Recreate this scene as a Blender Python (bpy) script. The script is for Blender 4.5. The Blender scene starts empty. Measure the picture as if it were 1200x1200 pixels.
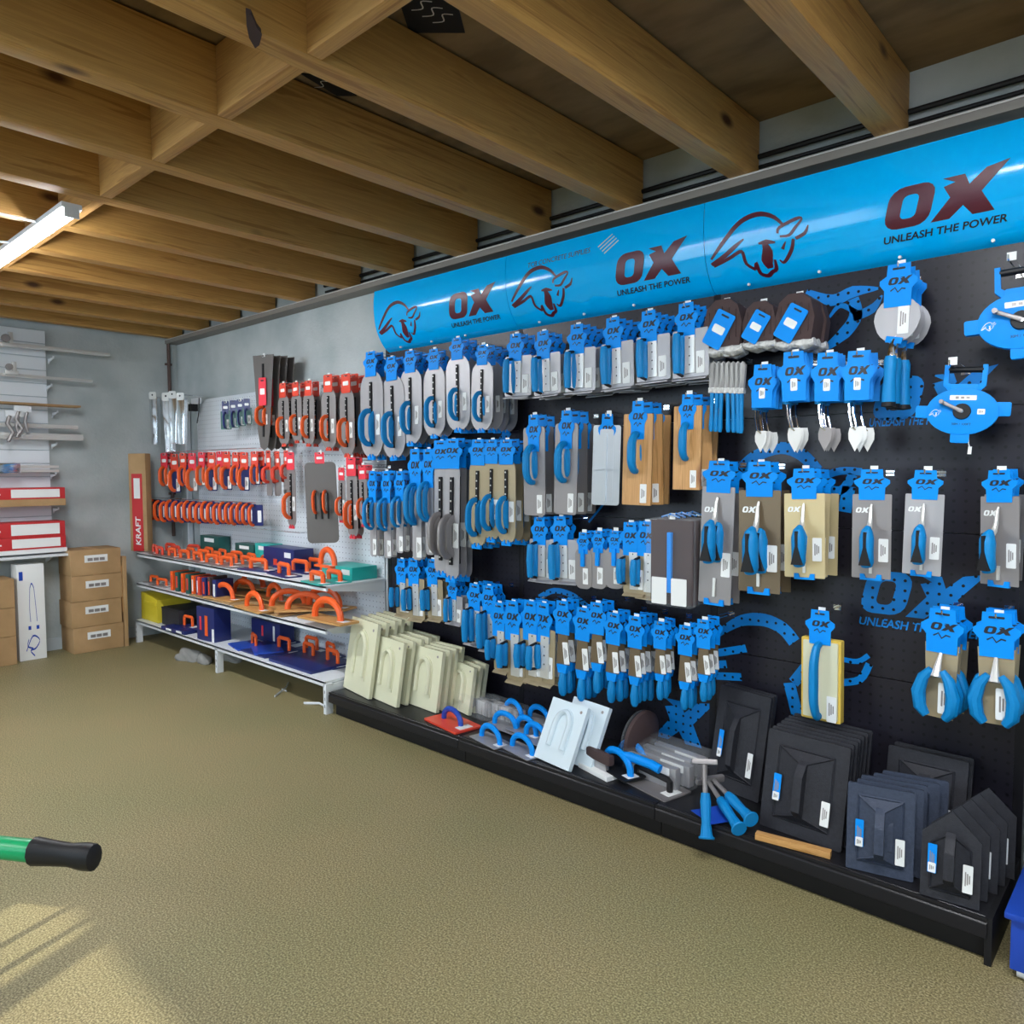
import bpy, bmesh, math, random
from math import pi, sin, cos, radians
from mathutils import Vector, Matrix, Euler
random.seed(7)
SC = bpy.context.scene
COL = SC.collection
# ------------------------------------------------------------------ camera
YAW, PITCH, ROLL, FPX = radians(42.4), radians(3.15), radians(-0.2), 873.0
CAM = Vector((6.8, -3.1, 1.5))
_f = Vector((-sin(YAW)*cos(PITCH), cos(YAW)*cos(PITCH), -sin(PITCH)))
_r = Vector((cos(YAW), sin(YAW), 0)); _u = _r.cross(_f)
_r, _u = _r*cos(ROLL)+_u*sin(ROLL), -_r*sin(ROLL)+_u*cos(ROLL)
cd = bpy.data.cameras.new('camera'); cam = bpy.data.objects.new('camera', cd); COL.objects.link(cam)
cd.sensor_width = 36; cd.lens = FPX/1200*36; cd.clip_start = .05
cam.matrix_world = Matrix((( _r.x, _u.x, -_f.x, CAM.x), (_r.y, _u.y, -_f.y, CAM.y), (_r.z, _u.z, -_f.z, CAM.z), (0, 0, 0, 1)))
SC.camera = cam
def at(px, py, x=None, y=None, z=None):
    """the point on a real plane (x=, y= or z=) that the photograph shows at px, py"""
    d = _f + _r*((px-600)/FPX) - _u*((py-600)/FPX)
    t = (x-CAM.x)/d.x if x is not None else (y-CAM.y)/d.y if y is not None else (z-CAM.z)/d.z
    return CAM + d*t
# ------------------------------------------------------------------ world, daylight, exposure
w = bpy.data.worlds.new('world'); SC.world = w; w.use_nodes = True
w.node_tree.nodes['Background'].inputs[0].default_value = (.55, .75, 1, 1)
w.node_tree.nodes['Background'].inputs[1].default_value = 0.55
SC.view_settings.view_transform = 'Standard'; SC.view_settings.look = 'None'
SC.view_settings.gamma = 1; SC.view_settings.use_curve_mapping = False
SC.view_settings.exposure = 0.0
def area(name, loc, tgt, sx, sy, e, col):
    l = bpy.data.lights.new(name, 'AREA'); l.shape = 'RECTANGLE'; l.size = sx; l.size_y = sy; l.energy = e; l.color = col
    o = bpy.data.objects.new(name, l); COL.objects.link(o); o.location = loc
    o.rotation_euler = (Vector(tgt)-Vector(loc)).to_track_quat('-Z', 'Y').to_euler(); return o
SUN_DIR = Vector((-.35, .85, -.33)).normalized()          # low morning sun through the glazed door behind the camera
sl = bpy.data.lights.new('sun', 'SUN'); sl.energy = 8.5; sl.angle = .006; sl.color = (1, .95, .82)
so = bpy.data.objects.new('sun', sl); COL.objects.link(so); so.rotation_euler = SUN_DIR.to_track_quat('-Z', 'Y').to_euler()
area('added_daylight_end', (9.6, -5.2, 1.7), (4, 0, 1.2), 2.6, 2.4, 150, (.62, .82, 1))  # added area light standing in for daylight; the end wall has no door
area('added_daylight_side', (2.2, -7.3, 1.8), (1.8, 0, 1.0), 3.4, 1.6, 120, (.68, .85, 1))  # added daylight panel inside the room; the wall behind it is solid
# ------------------------------------------------------------------ materials
def mat(name, col, rough=.5, metal=0., spec=.5, build=None, emit=None, alpha=None, trans=None, coat=0):
    m = bpy.data.materials.new(name); m.use_nodes = True
    b = m.node_tree.nodes['Principled BSDF']
    b.inputs['Base Color'].default_value = (*col, 1); b.inputs['Roughness'].default_value = rough
    b.inputs['Metallic'].default_value = metal; b.inputs['Specular IOR Level'].default_value = spec
    if coat: b.inputs['Coat Weight'].default_value = coat; b.inputs['Coat Roughness'].default_value = .1
    if emit: b.inputs['Emission Color'].default_value = (*col, 1); b.inputs['Emission Strength'].default_value = emit
    if alpha is not None: b.inputs['Alpha'].default_value = alpha
    if trans is not None: b.inputs['Transmission Weight'].default_value = trans
    if build: build(m.node_tree, b)
    return m
def N(nt, t, **kw):
    n = nt.nodes.new(t)
    for k, v in kw.items():
        if k in n.inputs: n.inputs[k].default_value = v
        else: setattr(n, k, v)
    return n
def ramp(nt, fac, stops):
    r = nt.nodes.new('ShaderNodeValToRGB'); e = r.color_ramp.elements
    while len(e) < len(stops): e.new(.5)
    for k, (p, c) in enumerate(stops): e[k].position = p; e[k].color = (*c, 1)
    nt.links.new(fac, r.inputs[0]); return r.outputs[0]
def coords(nt, scale=(1, 1, 1)):
    tc = nt.nodes.new('ShaderNodeTexCoord'); mp = nt.nodes.new('ShaderNodeMapping'); mp.inputs['Scale'].default_value = scale
    nt.links.new(tc.outputs['Object'], mp.inputs[0]); return mp.outputs[0]
def noisy(c1, c2, scale, detail=5, stretch=(1, 1, 1), bump=0, lo=.35, hi=.65, bscale=None):
    def f(nt, b):
        v = coords(nt, stretch); n = N(nt, 'ShaderNodeTexNoise', Scale=scale, Detail=detail); nt.links.new(v, n.inputs['Vector'])
        nt.links.new(ramp(nt, n.outputs[0], [(lo, c1), (hi, c2)]), b.inputs['Base Color'])
        if bump:
            n2 = N(nt, 'ShaderNodeTexNoise', Scale=bscale or scale*4, Detail=4); nt.links.new(v, n2.inputs['Vector'])
            bp = N(nt, 'ShaderNodeBump', Strength=bump, Distance=.01); nt.links.new(n2.outputs[0], bp.inputs['Height']); nt.links.new(bp.outputs[0], b.inputs['Normal'])
    return f
def wood(c1, c2, knot, axis, sc=1.0):
    """long grain along one axis, with wavy rings and scattered dark knots"""
    def f(nt, b):
        L = nt.links.new; st = [14*sc]*3; st[axis] = .55*sc
        oi = nt.nodes.new('ShaderNodeObjectInfo'); ml = N(nt, 'ShaderNodeMath', operation='MULTIPLY'); ml.inputs[1].default_value = 37; L(oi.outputs['Random'], ml.inputs[0])
        def sh(v_):
            a_ = N(nt, 'ShaderNodeVectorMath', operation='ADD'); L(v_, a_.inputs[0]); L(ml.outputs[0], a_.inputs[1]); return a_.outputs[0]
        v = sh(coords(nt, st)); n = N(nt, 'ShaderNodeTexNoise', Scale=1.6, Detail=7, Distortion=1.6); L(v, n.inputs['Vector'])
        base = ramp(nt, n.outputs[0], [(.34, c1), (.42, c2), (.5, tuple((a+d)/2 for a, d in zip(c1, c2))), (.6, c2), (.68, c1)])
        st2 = [4.2]*3; st2[axis] = 1.9
        vo = N(nt, 'ShaderNodeTexVoronoi', Scale=1.0); L(sh(coords(nt, st2)), vo.inputs['Vector'])
        k = ramp(nt, vo.outputs['Distance'], [(.05, (0, 0, 0)), (.13, (1, 1, 1))])
        mx = nt.nodes.new('ShaderNodeMix'); mx.data_type = 'RGBA'; mx.inputs[6].default_value = (*knot, 1)
        L(k, mx.inputs[0]); L(base, mx.inputs[7]); L(mx.outputs[2], b.inputs['Base Color'])
    return f
def holes(base, c1=None, pitch=.038, x=True, z=True, rad=.10, dark=(.004, .004, .006)):
    """perforated board: a grid of small dark round holes"""
    def f(nt, b):
        L = nt.links.new; tc = nt.nodes.new('ShaderNodeTexCoord'); s = nt.nodes.new('ShaderNodeSeparateXYZ'); L(tc.outputs['Object'], s.inputs[0])
        sq = []
        for ax in ('X', 'Z'):
            m = N(nt, 'ShaderNodeMath', operation='MULTIPLY'); m.inputs[1].default_value = 1/pitch; L(s.outputs[ax], m.inputs[0])
            fr = N(nt, 'ShaderNodeMath', operation='FRACT'); L(m.outputs[0], fr.inputs[0])
            sb = N(nt, 'ShaderNodeMath', operation='SUBTRACT'); sb.inputs[1].default_value = .5; L(fr.outputs[0], sb.inputs[0])
            p = N(nt, 'ShaderNodeMath', operation='POWER'); p.inputs[1].default_value = 2; L(sb.outputs[0], p.inputs[0]); sq.append(p)
        a = N(nt, 'ShaderNodeMath', operation='ADD'); L(sq[0].outputs[0], a.inputs[0]); L(sq[1].outputs[0], a.inputs[1])
        lt = N(nt, 'ShaderNodeMath', operation='LESS_THAN'); lt.inputs[1].default_value = rad*rad*2.2; L(a.outputs[0], lt.inputs[0])
        mx = nt.nodes.new('ShaderNodeMix'); mx.data_type = 'RGBA'; mx.inputs[6].default_value = (*base, 1); mx.inputs[7].default_value = (*dark, 1)
        L(lt.outputs[0], mx.inputs[0]); L(mx.outputs[2], b.inputs['Base Color'])
    return f
M = {}
M['wall'] = mat('wall_render', (.4, .42, .42), .9, build=noisy((.36, .41, .42), (.50, .54, .545), 2.2, 8, bump=.3, bscale=40))
M['ply'] = mat('ceiling_ply', (.3, .2, .1), .8, build=noisy((.17, .105, .045), (.29, .185, .085), 3, 8, (1, 2.5, 1)))
M['joist'] = mat('pine_joist', (.6, .4, .18), .55, build=wood((.38, .185, .044), (.58, .325, .092), (.08, .028, .010), 1))
M['block'] = mat('pine_block', (.6, .4, .18), .55, build=wood((.38, .185, .052), (.56, .31, .098), (.08, .028, .010), 0))
def floor_b(nt, b):
    L = nt.links.new; v = coords(nt)
    n1 = N(nt, 'ShaderNodeTexNoise', Scale=170, Detail=3); L(v, n1.inputs['Vector'])
    n2 = N(nt, 'ShaderNodeTexNoise', Scale=1.3, Detail=3); L(v, n2.inputs['Vector'])
    a = ramp(nt, n1.outputs[0], [(.32, (.10, .085, .034)), (.5, (.235, .20, .097)), (.68, (.44, .39, .22))])
    c = ramp(nt, n2.outputs[0], [(.3, (.88, .92, .86)), (.7, (1.05, 1, .98))])
    mx = nt.nodes.new('ShaderNodeMix'); mx.data_type = 'RGBA'; mx.blend_type = 'MULTIPLY'; mx.inputs[0].default_value = 1
    L(a, mx.inputs[6]); L(c, mx.inputs[7]); L(mx.outputs[2], b.inputs['Base Color'])
    bp = N(nt, 'ShaderNodeBump', Strength=.12, Distance=.002); L(n1.outputs[0], bp.inputs['Height']); L(bp.outputs[0], b.inputs['Normal'])
M['floor'] = mat('pebble_floor', (.3, .25, .12), .55, build=floor_b)
M['ledge'] = mat('painted_ledge', (.22, .20, .18), .6)
M['black'] = mat('black_plastic', (.01, .01, .012), .5, spec=.3)
M['blacksatin'] = mat('black_powder_coat', (.012, .012, .015), .35, spec=.3)
M['hawk'] = mat('charcoal_foam_plastic', (.04, .042, .05), .55, spec=.3, build=noisy((.020, .021, .027), (.027, .028, .036), 90, 3, bump=.2, bscale=260))
M['bluefoam'] = mat('blue_grey_foam_plastic', (.06, .08, .13), .55, spec=.3, build=noisy((.036, .048, .080), (.048, .062, .10), 90, 3, bump=.2, bscale=260))
M['pegdark'] = mat('dark_pegboard', (.02, .02, .03), .34, spec=.38, build=holes((.014, .013, .021)))
M['pegwhite'] = mat('white_pegboard', (.7, .74, .78), .5, build=holes((.68, .73, .78), rad=.07, dark=(.2, .22, .26)))
M['blue'] = mat('cyan_blue_card', (.0, .27, .85), .5, spec=.2)
M['bluep'] = mat('blue_print', (.002, .20, .62), .45, spec=.25, build=holes((.002, .22, .66)))
M['valance'] = mat('blue_canopy_gloss', (.0, .46, .98), .11, spec=.4)
M['teal'] = mat('blue_rubber_grip', (.002, .22, .55), .5, spec=.3)
M['deep'] = mat('deep_blue_plastic', (.01, .06, .42), .4)
M['maroon'] = mat('dark_print_red_glare', (.085, .006, .02), .3)  # dark print with the reddish reflected light put into its colour
M['ink'] = mat('black_ink', (.008, .01, .02), .5)
M['steel'] = mat('satin_steel', (.40, .40, .42), .42, .45, build=noisy((.33, .33, .35), (.46, .45, .47), 8, 3, (1, 1, .2)))
M['grey'] = mat('dull_grey_steel', (.30, .28, .28), .45, .5)
M['bronze'] = mat('beige_blued_steel', (.40, .33, .21), .42, .35)
M['gold'] = mat('golden_steel', (.60, .49, .27), .42, .25)
M['darksteel'] = mat('dark_blued_steel', (.13, .12, .115), .5, .3)
M['umber'] = mat('brown_blued_steel', (.17, .125, .075), .42, .4)
M['chrome'] = mat('polished_aluminium', (.85, .87, .9), .12, 1)
M['alu'] = mat('cast_aluminium', (.72, .72, .70), .38, .5)
M['white'] = mat('white_label', (.82, .84, .84), .6)
M['whitemetal'] = mat('white_powder_coat', (.72, .76, .80), .4)
M['orange'] = mat('orange_plastic', (.85, .115, .018), .38)
M['orangered'] = mat('red_orange_plastic', (.72, .06, .03), .4)
M['redcard'] = mat('red_card', (.75, .035, .06), .5)
M['navy'] = mat('navy_plastic', (.01, .02, .13), .4)
M['kraft'] = mat('kraft_cardboard', (.42, .26, .12), .8, build=noisy((.37, .23, .105), (.46, .29, .14), 5, 3))
M['cream'] = mat('cream_polyurethane', (.66, .66, .48), .5)
M['palewhite'] = mat('ice_white_plastic', (.66, .77, .84), .42)
M['timber'] = mat('light_timber', (.55, .29, .1), .5, build=wood((.42, .21, .07), (.62, .34, .13), (.25, .1, .04), 2, 2))
M['timberx'] = mat('light_timber_long', (.5, .25, .07), .5, build=wood((.45, .22, .06), (.62, .34, .12), (.25, .1, .04), 0, 2))
M['green'] = mat('green_painted_tube', (.0, .34, .12), .35)
M['yellow'] = mat('yellow_plastic', (.62, .50, .03), .5)
M['spongeyel'] = mat('yellow_sponge', (.72, .5, .08), .8)
M['dkbrown'] = mat('dark_brown_felt', (.06, .035, .035), .8)
M['tealcard'] = mat('turquoise_plastic', (.02, .42, .38), .4)
M['dkgreen'] = mat('dark_green_plastic', (.01, .09, .08), .4)
M['bristle'] = mat('grey_bristle', (.34, .34, .33), .8, build=noisy((.2, .2, .2), (.5, .5, .5), 60, 3, (1, 1, .1)))
M['fleece'] = mat('grey_white_fleece', (.62, .62, .60), .95, build=noisy((.4, .4, .4), (.75, .75, .74), 60, 4, bump=.8, bscale=90))
M['redbox'] = mat('red_box_print', (.55, .025, .03), .5)
M['copperpipe'] = mat('brown_conduit', (.10, .055, .045), .5)
M['rag'] = mat('grey_rag', (.25, .25, .24), .9)
M['tube'] = mat('fluorescent_tube', (.93, .96, 1), .5, emit=48)
M['clear'] = mat('clear_blister', (.85, .9, .95), .3, spec=.2, alpha=.06)
M['aludull'] = mat('brushed_aluminium', (.62, .66, .70), .35, .7)
M['skirt'] = mat('pale_skirting', (.42, .48, .52), .6)
# ------------------------------------------------------------------ mesh helpers
class MB:
    """collects boxes, prisms, tubes ... and links them as one mesh object"""
    def __init__(s): s.v = []; s.f = []; s.m = []; s.T = Matrix()
    def add(s, vs, fs, m=0):
        k = len(s.v); s.v += [tuple(s.T @ Vector(p)) for p in vs]
        for f in fs: s.f.append([i+k for i in f]); s.m.append(m)
        return s
    def box(s, c, d, m=0, R=None):
        x, y, z = d[0]/2, d[1]/2, d[2]/2
        vs = [Vector((a, b, e)) for a in (-x, x) for b in (-y, y) for e in (-z, z)]
        if R: vs = [Euler(R).to_matrix() @ p for p in vs]
        vs = [p+Vector(c) for p in vs]
        return s.add(vs, [(0, 1, 3, 2), (4, 6, 7, 5), (0, 4, 5, 1), (2, 3, 7, 6), (0, 2, 6, 4), (1, 5, 7, 3)], m)
    def prism(s, o, a, b, m=0, ax='y', front=None):
        """outline o extruded between a and b along ax; for y the outline is in x,z (a is the face towards the room)"""
        P = {'y': lambda u, v, t: (u, t, v), 'z': lambda u, v, t: (u, v, t), 'x': lambda u, v, t: (t, u, v)}[ax]
        n = len(o); vs = [P(u, v, a) for u, v in o]+[P(u, v, b) for u, v in o]
        ar = sum(o[i][0]*o[(i+1) % n][1]-o[(i+1) % n][0]*o[i][1] for i in range(n))
        fw = list(range(n)); flip = (ar > 0) ^ (ax == 'y') ^ (a < b)
        if ax == 'y': flip = (ar < 0) ^ (a < b)
        f1 = fw if not flip else fw[::-1]
        f2 = [i+n for i in (fw[::-1] if not flip else fw)]
        sd = [((i+1) % n, i, i+n, (i+1) % n+n) for i in range(n)]
        if flip: sd = [t[::-1] for t in sd]
        s.add(vs, [f1]+[f2]+sd, m)
        return s
    def tube(s, path, r, m=0, n=8, flat=1., up=None):
        path = [Vector(p) for p in path]; K = len(path); vs = []; fs = []
        rr = r if isinstance(r, (list, tuple)) else [r]*K
        prev = None
        for i, p in enumerate(path):
            d = (path[min(i+1, K-1)]-path[max(i-1, 0)]).normalized()
            if prev is None:
                a = Vector(up) if up else (Vector((0, 0, 1)) if abs(d.z) < .9 else Vector((1, 0, 0)))
            else: a = prev
            a = (a-d*a.dot(d)).normalized(); prev = a; b = d.cross(a)
            for k in range(n):
                t = 2*pi*k/n; vs.append(p+a*cos(t)*rr[i]+b*sin(t)*rr[i]*flat)
        for i in range(K-1):
            for k in range(n):
                fs.append((i*n+k, i*n+(k+1) % n, (i+1)*n+(k+1) % n, (i+1)*n+k))
        fs.append(tuple(range(n))[::-1]); fs.append(tuple((K-1)*n+k for k in range(n)))
        return s.add(vs, fs, m)
    def lathe(s, prof, m=0, n=20, c=(0, 0, 0), ax='z'):
        vs = []; fs = []
        for r, h in prof:
            for k in range(n):
                t = 2*pi*k/n; q = (r*cos(t), r*sin(t), h)
                if ax == 'y': q = (q[0], q[2], q[1])
                if ax == 'x': q = (q[2], q[0], q[1])
                vs.append(Vector(q)+Vector(c))
        for i in range(len(prof)-1):
            for k in range(n):
                fs.append((i*n+k, i*n+(k+1) % n, (i+1)*n+(k+1) % n, (i+1)*n+k))
        fs += [tuple(range(n)), tuple((len(prof)-1)*n+k for k in range(n))]
        return s.add(vs, fs, m)
    def flat(s, tris, m=0):
        vs = []; fs = []
        for t in tris: fs.append(tuple(range(len(vs), len(vs)+len(t)))); vs += t
        return s.add(vs, fs, m)
    def build(s, name, mats, parent=None, smooth=35, bevel=0, loc=None):
        me = bpy.data.meshes.new(name); me.from_pydata(s.v, [], s.f)
        mats = mats if isinstance(mats, (list, tuple)) else [mats]
        for m in mats: me.materials.append(M[m] if isinstance(m, str) else m)
        me.polygons.foreach_set('material_index', s.m); me.update()
        bm = bmesh.new(); bm.from_mesh(me); bmesh.ops.recalc_face_normals(bm, faces=bm.faces)
        if bevel: bmesh.ops.bevel(bm, geom=list(bm.edges), offset=bevel, segments=2, affect='EDGES', profile=.7)
        bm.to_mesh(me); bm.free()
        if smooth:
            me.shade_smooth(); me.set_sharp_from_angle(angle=radians(smooth))
        o = bpy.data.objects.new(name, me); COL.objects.link(o)
        if parent: o.parent = parent
        if loc: o.location = loc
        return o
def tag(o, label=None, cat=None, group=None, kind=None):
    for k, v in (('label', label), ('category', cat), ('group', group), ('kind', kind)):
        if v: o[k] = v
    return o
def empty(name, loc=(0, 0, 0), rot=(0, 0, 0)):
    o = bpy.data.objects.new(name, None); COL.objects.link(o); o.location = loc; o.rotation_euler = rot; o.empty_display_size = .05; return o
KIDS = {}
def copy_tree(o, parent=None):
    c = o.copy(); COL.objects.link(c); c.parent = parent
    for ch in (o.children): copy_tree(ch, c)
    return c
def rrect(w, h, r, n=4, cx=0, cz=0):
    o = []
    for sx, sz, a0 in ((1, 1, 0), (-1, 1, 90), (-1, -1, 180), (1, -1, 270)):
        for k in range(n+1):
            t = radians(a0+90*k/n); o.append((cx+sx*(w/2-r)+r*cos(t), cz+sz*(h/2-r)+r*sin(t)))
    return o
_txt = {}
def text2d(s, size=1., bold=0., shear=0.):
    """flat polygons of a line of lettering, origin at its left baseline"""
    k = (s, bold, shear)
    if k not in _txt:
        cu = bpy.data.curves.new('lettering', 'FONT'); cu.body = s; cu.size = 1; cu.offset = bold; cu.shear = shear; cu.resolution_u = 3
        o = bpy.data.objects.new('lettering', cu); COL.objects.link(o); dg = bpy.context.evaluated_depsgraph_get(); dg.update()
        me = bpy.data.meshes.new_from_object(o.evaluated_get(dg))
        _txt[k] = ([(v.co.x, v.co.y) for v in me.vertices], [tuple(p.vertices) for p in me.polygons])
        bpy.data.objects.remove(o); bpy.data.meshes.remove(me)
    vs, fs = _txt[k]
    return [(x*size, y*size) for x, y in vs], fs
def stroke(pts, ws):
    """tapered ribbon along a 2-D polyline -> list of quads"""
    pts = [Vector(p) for p in pts]; L = []; R = []
    if not isinstance(ws, (list, tuple)): ws = [ws]*len(pts)
    for i, p in enumerate(pts):
        d = (pts[min(i+1, len(pts)-1)]-pts[max(i-1, 0)]).normalized(); n = Vector((-d.y, d.x))
        L.append(p+n*ws[i]/2); R.append(p-n*ws[i]/2)
    return [[tuple(L[i]), tuple(L[i+1]), tuple(R[i+1]), tuple(R[i])] for i in range(len(pts)-1)]
def smoothpts(pts, n=4):
    out = []; P = [Vector(p) for p in pts]
    for i in range(len(P)-1):
        a, b, c, d = P[max(i-1, 0)], P[i], P[i+1], P[min(i+2, len(P)-1)]
        for k in range(n):
            t = k/n; out.append(tuple(.5*((2*b)+(c-a)*t+(2*a-5*b+4*c-d)*t*t+(3*b-a-3*c+d)*t**3)))
    out.append(tuple(P[-1])); return out
def ox_logo():
    """the two heavy slanted letters, unit height, as 2-D polygons"""
    sh = .22; o = []
    def S(p): return (p[0]+sh*p[1], p[1])
    out = rrect(.98, 1.0, .30, 4, .49, .5); inn = rrect(.34, .56, .12, 4, .49, .5); n = len(out)
    for i in range(n): o.append([S(out[i]), S(out[(i+1) % n]), S(inn[(i+1) % n]), S(inn[i])])
    X = [(1.02, 0), (1.40, 0), (1.63, .26), (1.86, 0), (2.28, 0), (1.94, .50), (2.34, 1.10), (1.92, 1.02), (1.66, .72), (1.52, .98), (1.08, .98), (1.36, .84), (1.14, .78), (1.33, .50)]
    c = (1.6, .5)
    X2 = [S(p) for p in X]
    o.append([X2[i] for i in (0, 1, 2, 13)]); o.append([X2[i] for i in (2, 3, 4, 5)]); o.append([X2[i] for i in (5, 6, 7, 8)]); o.append([X2[i] for i in (8, 9, 10, 11)])
    o.append([X2[i] for i in (8, 11, 12, 13)]); o.append([X2[i] for i in (13, 2, 5, 8)])
    return o
BULL = [([(0.014, 0.159), (0.159, 0.348), (0.304, 0.522), (0.42, 0.603), (0.551, 0.638), (0.681, 0.603), (0.768, 0.522)], [0.02, 0.035, 0.04, 0.045, 0.045, 0.035, 0.02]), ([(0.009, 0.101), (0.159, 0.203), (0.275, 0.304), (0.368, 0.383)], [0.03, 0.04, 0.035, 0.012]), ([(0.029, 0.087), (0.203, 0.18), (0.304, 0.246), (0.348, 0.246), (0.368, 0.13), (0.449, 0.072)], [0.03, 0.03, 0.03, 0.03, 0.03, 0.03]), ([(0.449, 0.072), (0.467, 0.151), (0.484, 0.035), (0.551, 0.006), (0.6, 0.052), (0.646, 0.087), (0.652, 0.188)], [0.03, 0.025, 0.035, 0.04, 0.035, 0.035, 0.02]), ([(0.565, 0.362), (0.594, 0.275), (0.577, 0.174), (0.594, 0.093)], [0.03, 0.09, 0.1, 0.05]), ([(0.513, 0.342), (0.594, 0.362), (0.675, 0.362)], [0.015, 0.045, 0.015]), ([(0.704, 0.449), (0.725, 0.507), (0.884, 0.594), (0.936, 0.594), (0.87, 0.507), (0.812, 0.435), (0.725, 0.42)], [0.02, 0.025, 0.03, 0.015, 0.025, 0.025, 0.02]), ([(0.87, 0.406), (0.957, 0.458), (0.991, 0.536)], [0.028, 0.028, 0.01]), ([(0.849, 0.4), (0.826, 0.304), (0.768, 0.203), (0.725, 0.159), (0.696, 0.188)], [0.025, 0.03, 0.03, 0.025, 0.012]), ([(0.739, 0.296), (0.774, 0.371)], [0.03, 0.01])]
def bull_logo(n=3, wk=1.):
    o = []
    for pts, ws in BULL:
        sp = smoothpts([(p[0], p[1], w_) for p, w_ in zip(pts, ws)] if False else pts, n); m = len(sp); k = len(ws)-1
        w2 = [ws[min(int(i/n), k)]*(1-(i % n)/n)+ws[min(int(i/n)+1, k)]*((i % n)/n) for i in range(m)]
        o += stroke(sp, [a*wk for a in w2])
    return o
def decal(mb, polys, x, z, s, y, m, sx=1.):
    """2-D polygons laid on the face y (towards the room) of a thing"""
    for p in polys: mb.add([(x+u*s*sx, y, z+v*s) for u, v in p], [tuple(range(len(p)))], m)
def decal_text(mb, s, x, z, h, y, m, bold=0., shear=0., width=None, center=False):
    vs, fs = text2d(s, h, bold, shear); k = 1
    if width: k = width/max(v[0] for v in vs)
    off = -max(v[0] for v in vs)*k/2 if center else 0
    mb.add([(x+off+u*k, y, z+v) for u, v in vs], fs, m)
NTH = ['front', 'second', 'third', 'fourth', 'fifth', 'sixth', 'seventh', 'eighth', 'ninth', 'tenth', 'eleventh', 'twelfth', 'thirteenth', 'fourteenth', 'fifteenth', 'sixteenth', 'seventeenth', 'eighteenth', 'nineteenth', 'twentieth']
ORD = ['first']+NTH[1:]
# ================================================================== THE ROOM
WX = -.28                                                   # plane of the back wall
def structure(o, label, cat):
    return tag(o, label, cat, kind='structure')
structure(MB().box((4.6, -4, -.05), (9.9, 8.4, .1)).build('floor', 'floor'), 'speckled olive beige pebble floor', 'floor')
structure(MB().box((4.6, .06, 1.5), (9.9, .12, 3.2)).build('wall_right', 'wall'), 'grey rendered wall behind the pegboards', 'wall')
structure(MB().box((WX-.06, -4, 1.5), (.12, 8.4, 3.2)).build('wall_back', 'wall'), 'grey rendered wall with cartons stacked before it', 'wall')
structure(MB().box((4.6, -4, 2.99), (9.9, 8.4, .04)).build('ceiling', 'ply'), 'brown sheet ceiling resting on the timber joists', 'ceiling')
# walls behind the camera, with the openings that let the day in
wl = MB()
wl.box((2.9, -8.0, 1.5), (6.4, .12, 3)); wl.box((8.4, -8.0, 1.5), (2.4, .12, 3)); wl.box((6.65, -8, 2.62), (1.1, .12, .76)); wl.box((6.65, -8, .45), (1.1, .12, .9)); wl.box((6.58, -8, 1.6), (.09, .08, 1.4)); wl.box((6.65, -8, 1.93), (1.1, .08, .10))
structure(wl.build('wall_left', 'wall'), 'grey wall behind the camera with a barred window', 'wall')
wn = MB(); wn.box((9.5, -4, 1.5), (.12, 8.1, 3))
structure(wn.build('wall_front', 'wall'), 'grey end wall of the room', 'wall')
b = MB(); b.box((4.6, -.1105, 2.722), (9.9, .003, .006)); structure(b.build('trim_lit_edge', 'alu', smooth=0), 'thin pale strip painting the lit front edge of the ledge', 'trim')  # pale strip added so the front edge of the ledge looks lit
# joists: run across the room, 90 mm wide, and rest on the ledge along the display wall
JX = [7.03, 6.46, 5.89, 5.315, 4.745, 4.185, 3.64, 3.08, 2.53, 1.98, 1.43, .88, .33, -.2]
JW = .09; ZJ = 2.725
for i, x in enumerate(JX):
    b = MB(); b.box((0, -4.0, .118), (JW, 7.96, .236))
    o = b.build('ceiling_beam', 'joist', bevel=.004, loc=(x+JW/2, 0, ZJ))
    structure(o, 'pine ceiling joist spanning from the display wall', 'joist')
for i in range(len(JX)-1):
    L = JX[i]-JX[i+1]-JW
    b = MB(); b.box((0, 0, .116), (L-.002, .05, .232))
    o = b.build('ceiling_beam', 'block', bevel=.003, loc=((JX[i]+JX[i+1]+JW)/2, -1.81, ZJ+.001))
    structure(o, 'short pine block fixed between two ceiling joists', 'blocking')
# ledge under the joists, conduits on the wall above it, skirting, pipe
structure(MB().box((4.6, -.055, 2.706), (9.9, .11, .038)).build('trim_1', 'ledge', bevel=.004), 'grey brown ledge carrying the joist ends', 'ledge')
structure(MB().box((WX+.008, -3.5, .05), (.016, 7, .1)).build('baseboard_back', 'skirt'), 'pale blue grey skirting on the back wall', 'skirting')
for k, (z, yy, r) in enumerate(((2.815, -.028, .011), (2.775, -.02, .008))):
    b = MB(); b.tube([(2.2, yy, z), (9.5, yy, z)], r)
    tag(b.build('conduit', 'black'), ['black conduit running along the wall, the upper of two', 'thin black cable running along the wall, the lower of two'][k], 'conduit', 'conduits under the ceiling')
p = at(200, 500, x=WX+.02)
b = MB(); b.tube([(WX+.02, p.y, 2.70), (WX+.02, p.y, .9)], .016)
for z in (2.5, 1.9, 1.3): b.box((WX+.01, p.y, z), (.02, .06, .02))
tag(b.build('conduit_pipe', 'copperpipe'), 'dark brown vertical conduit pipe near the wall corner', 'pipe')
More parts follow.
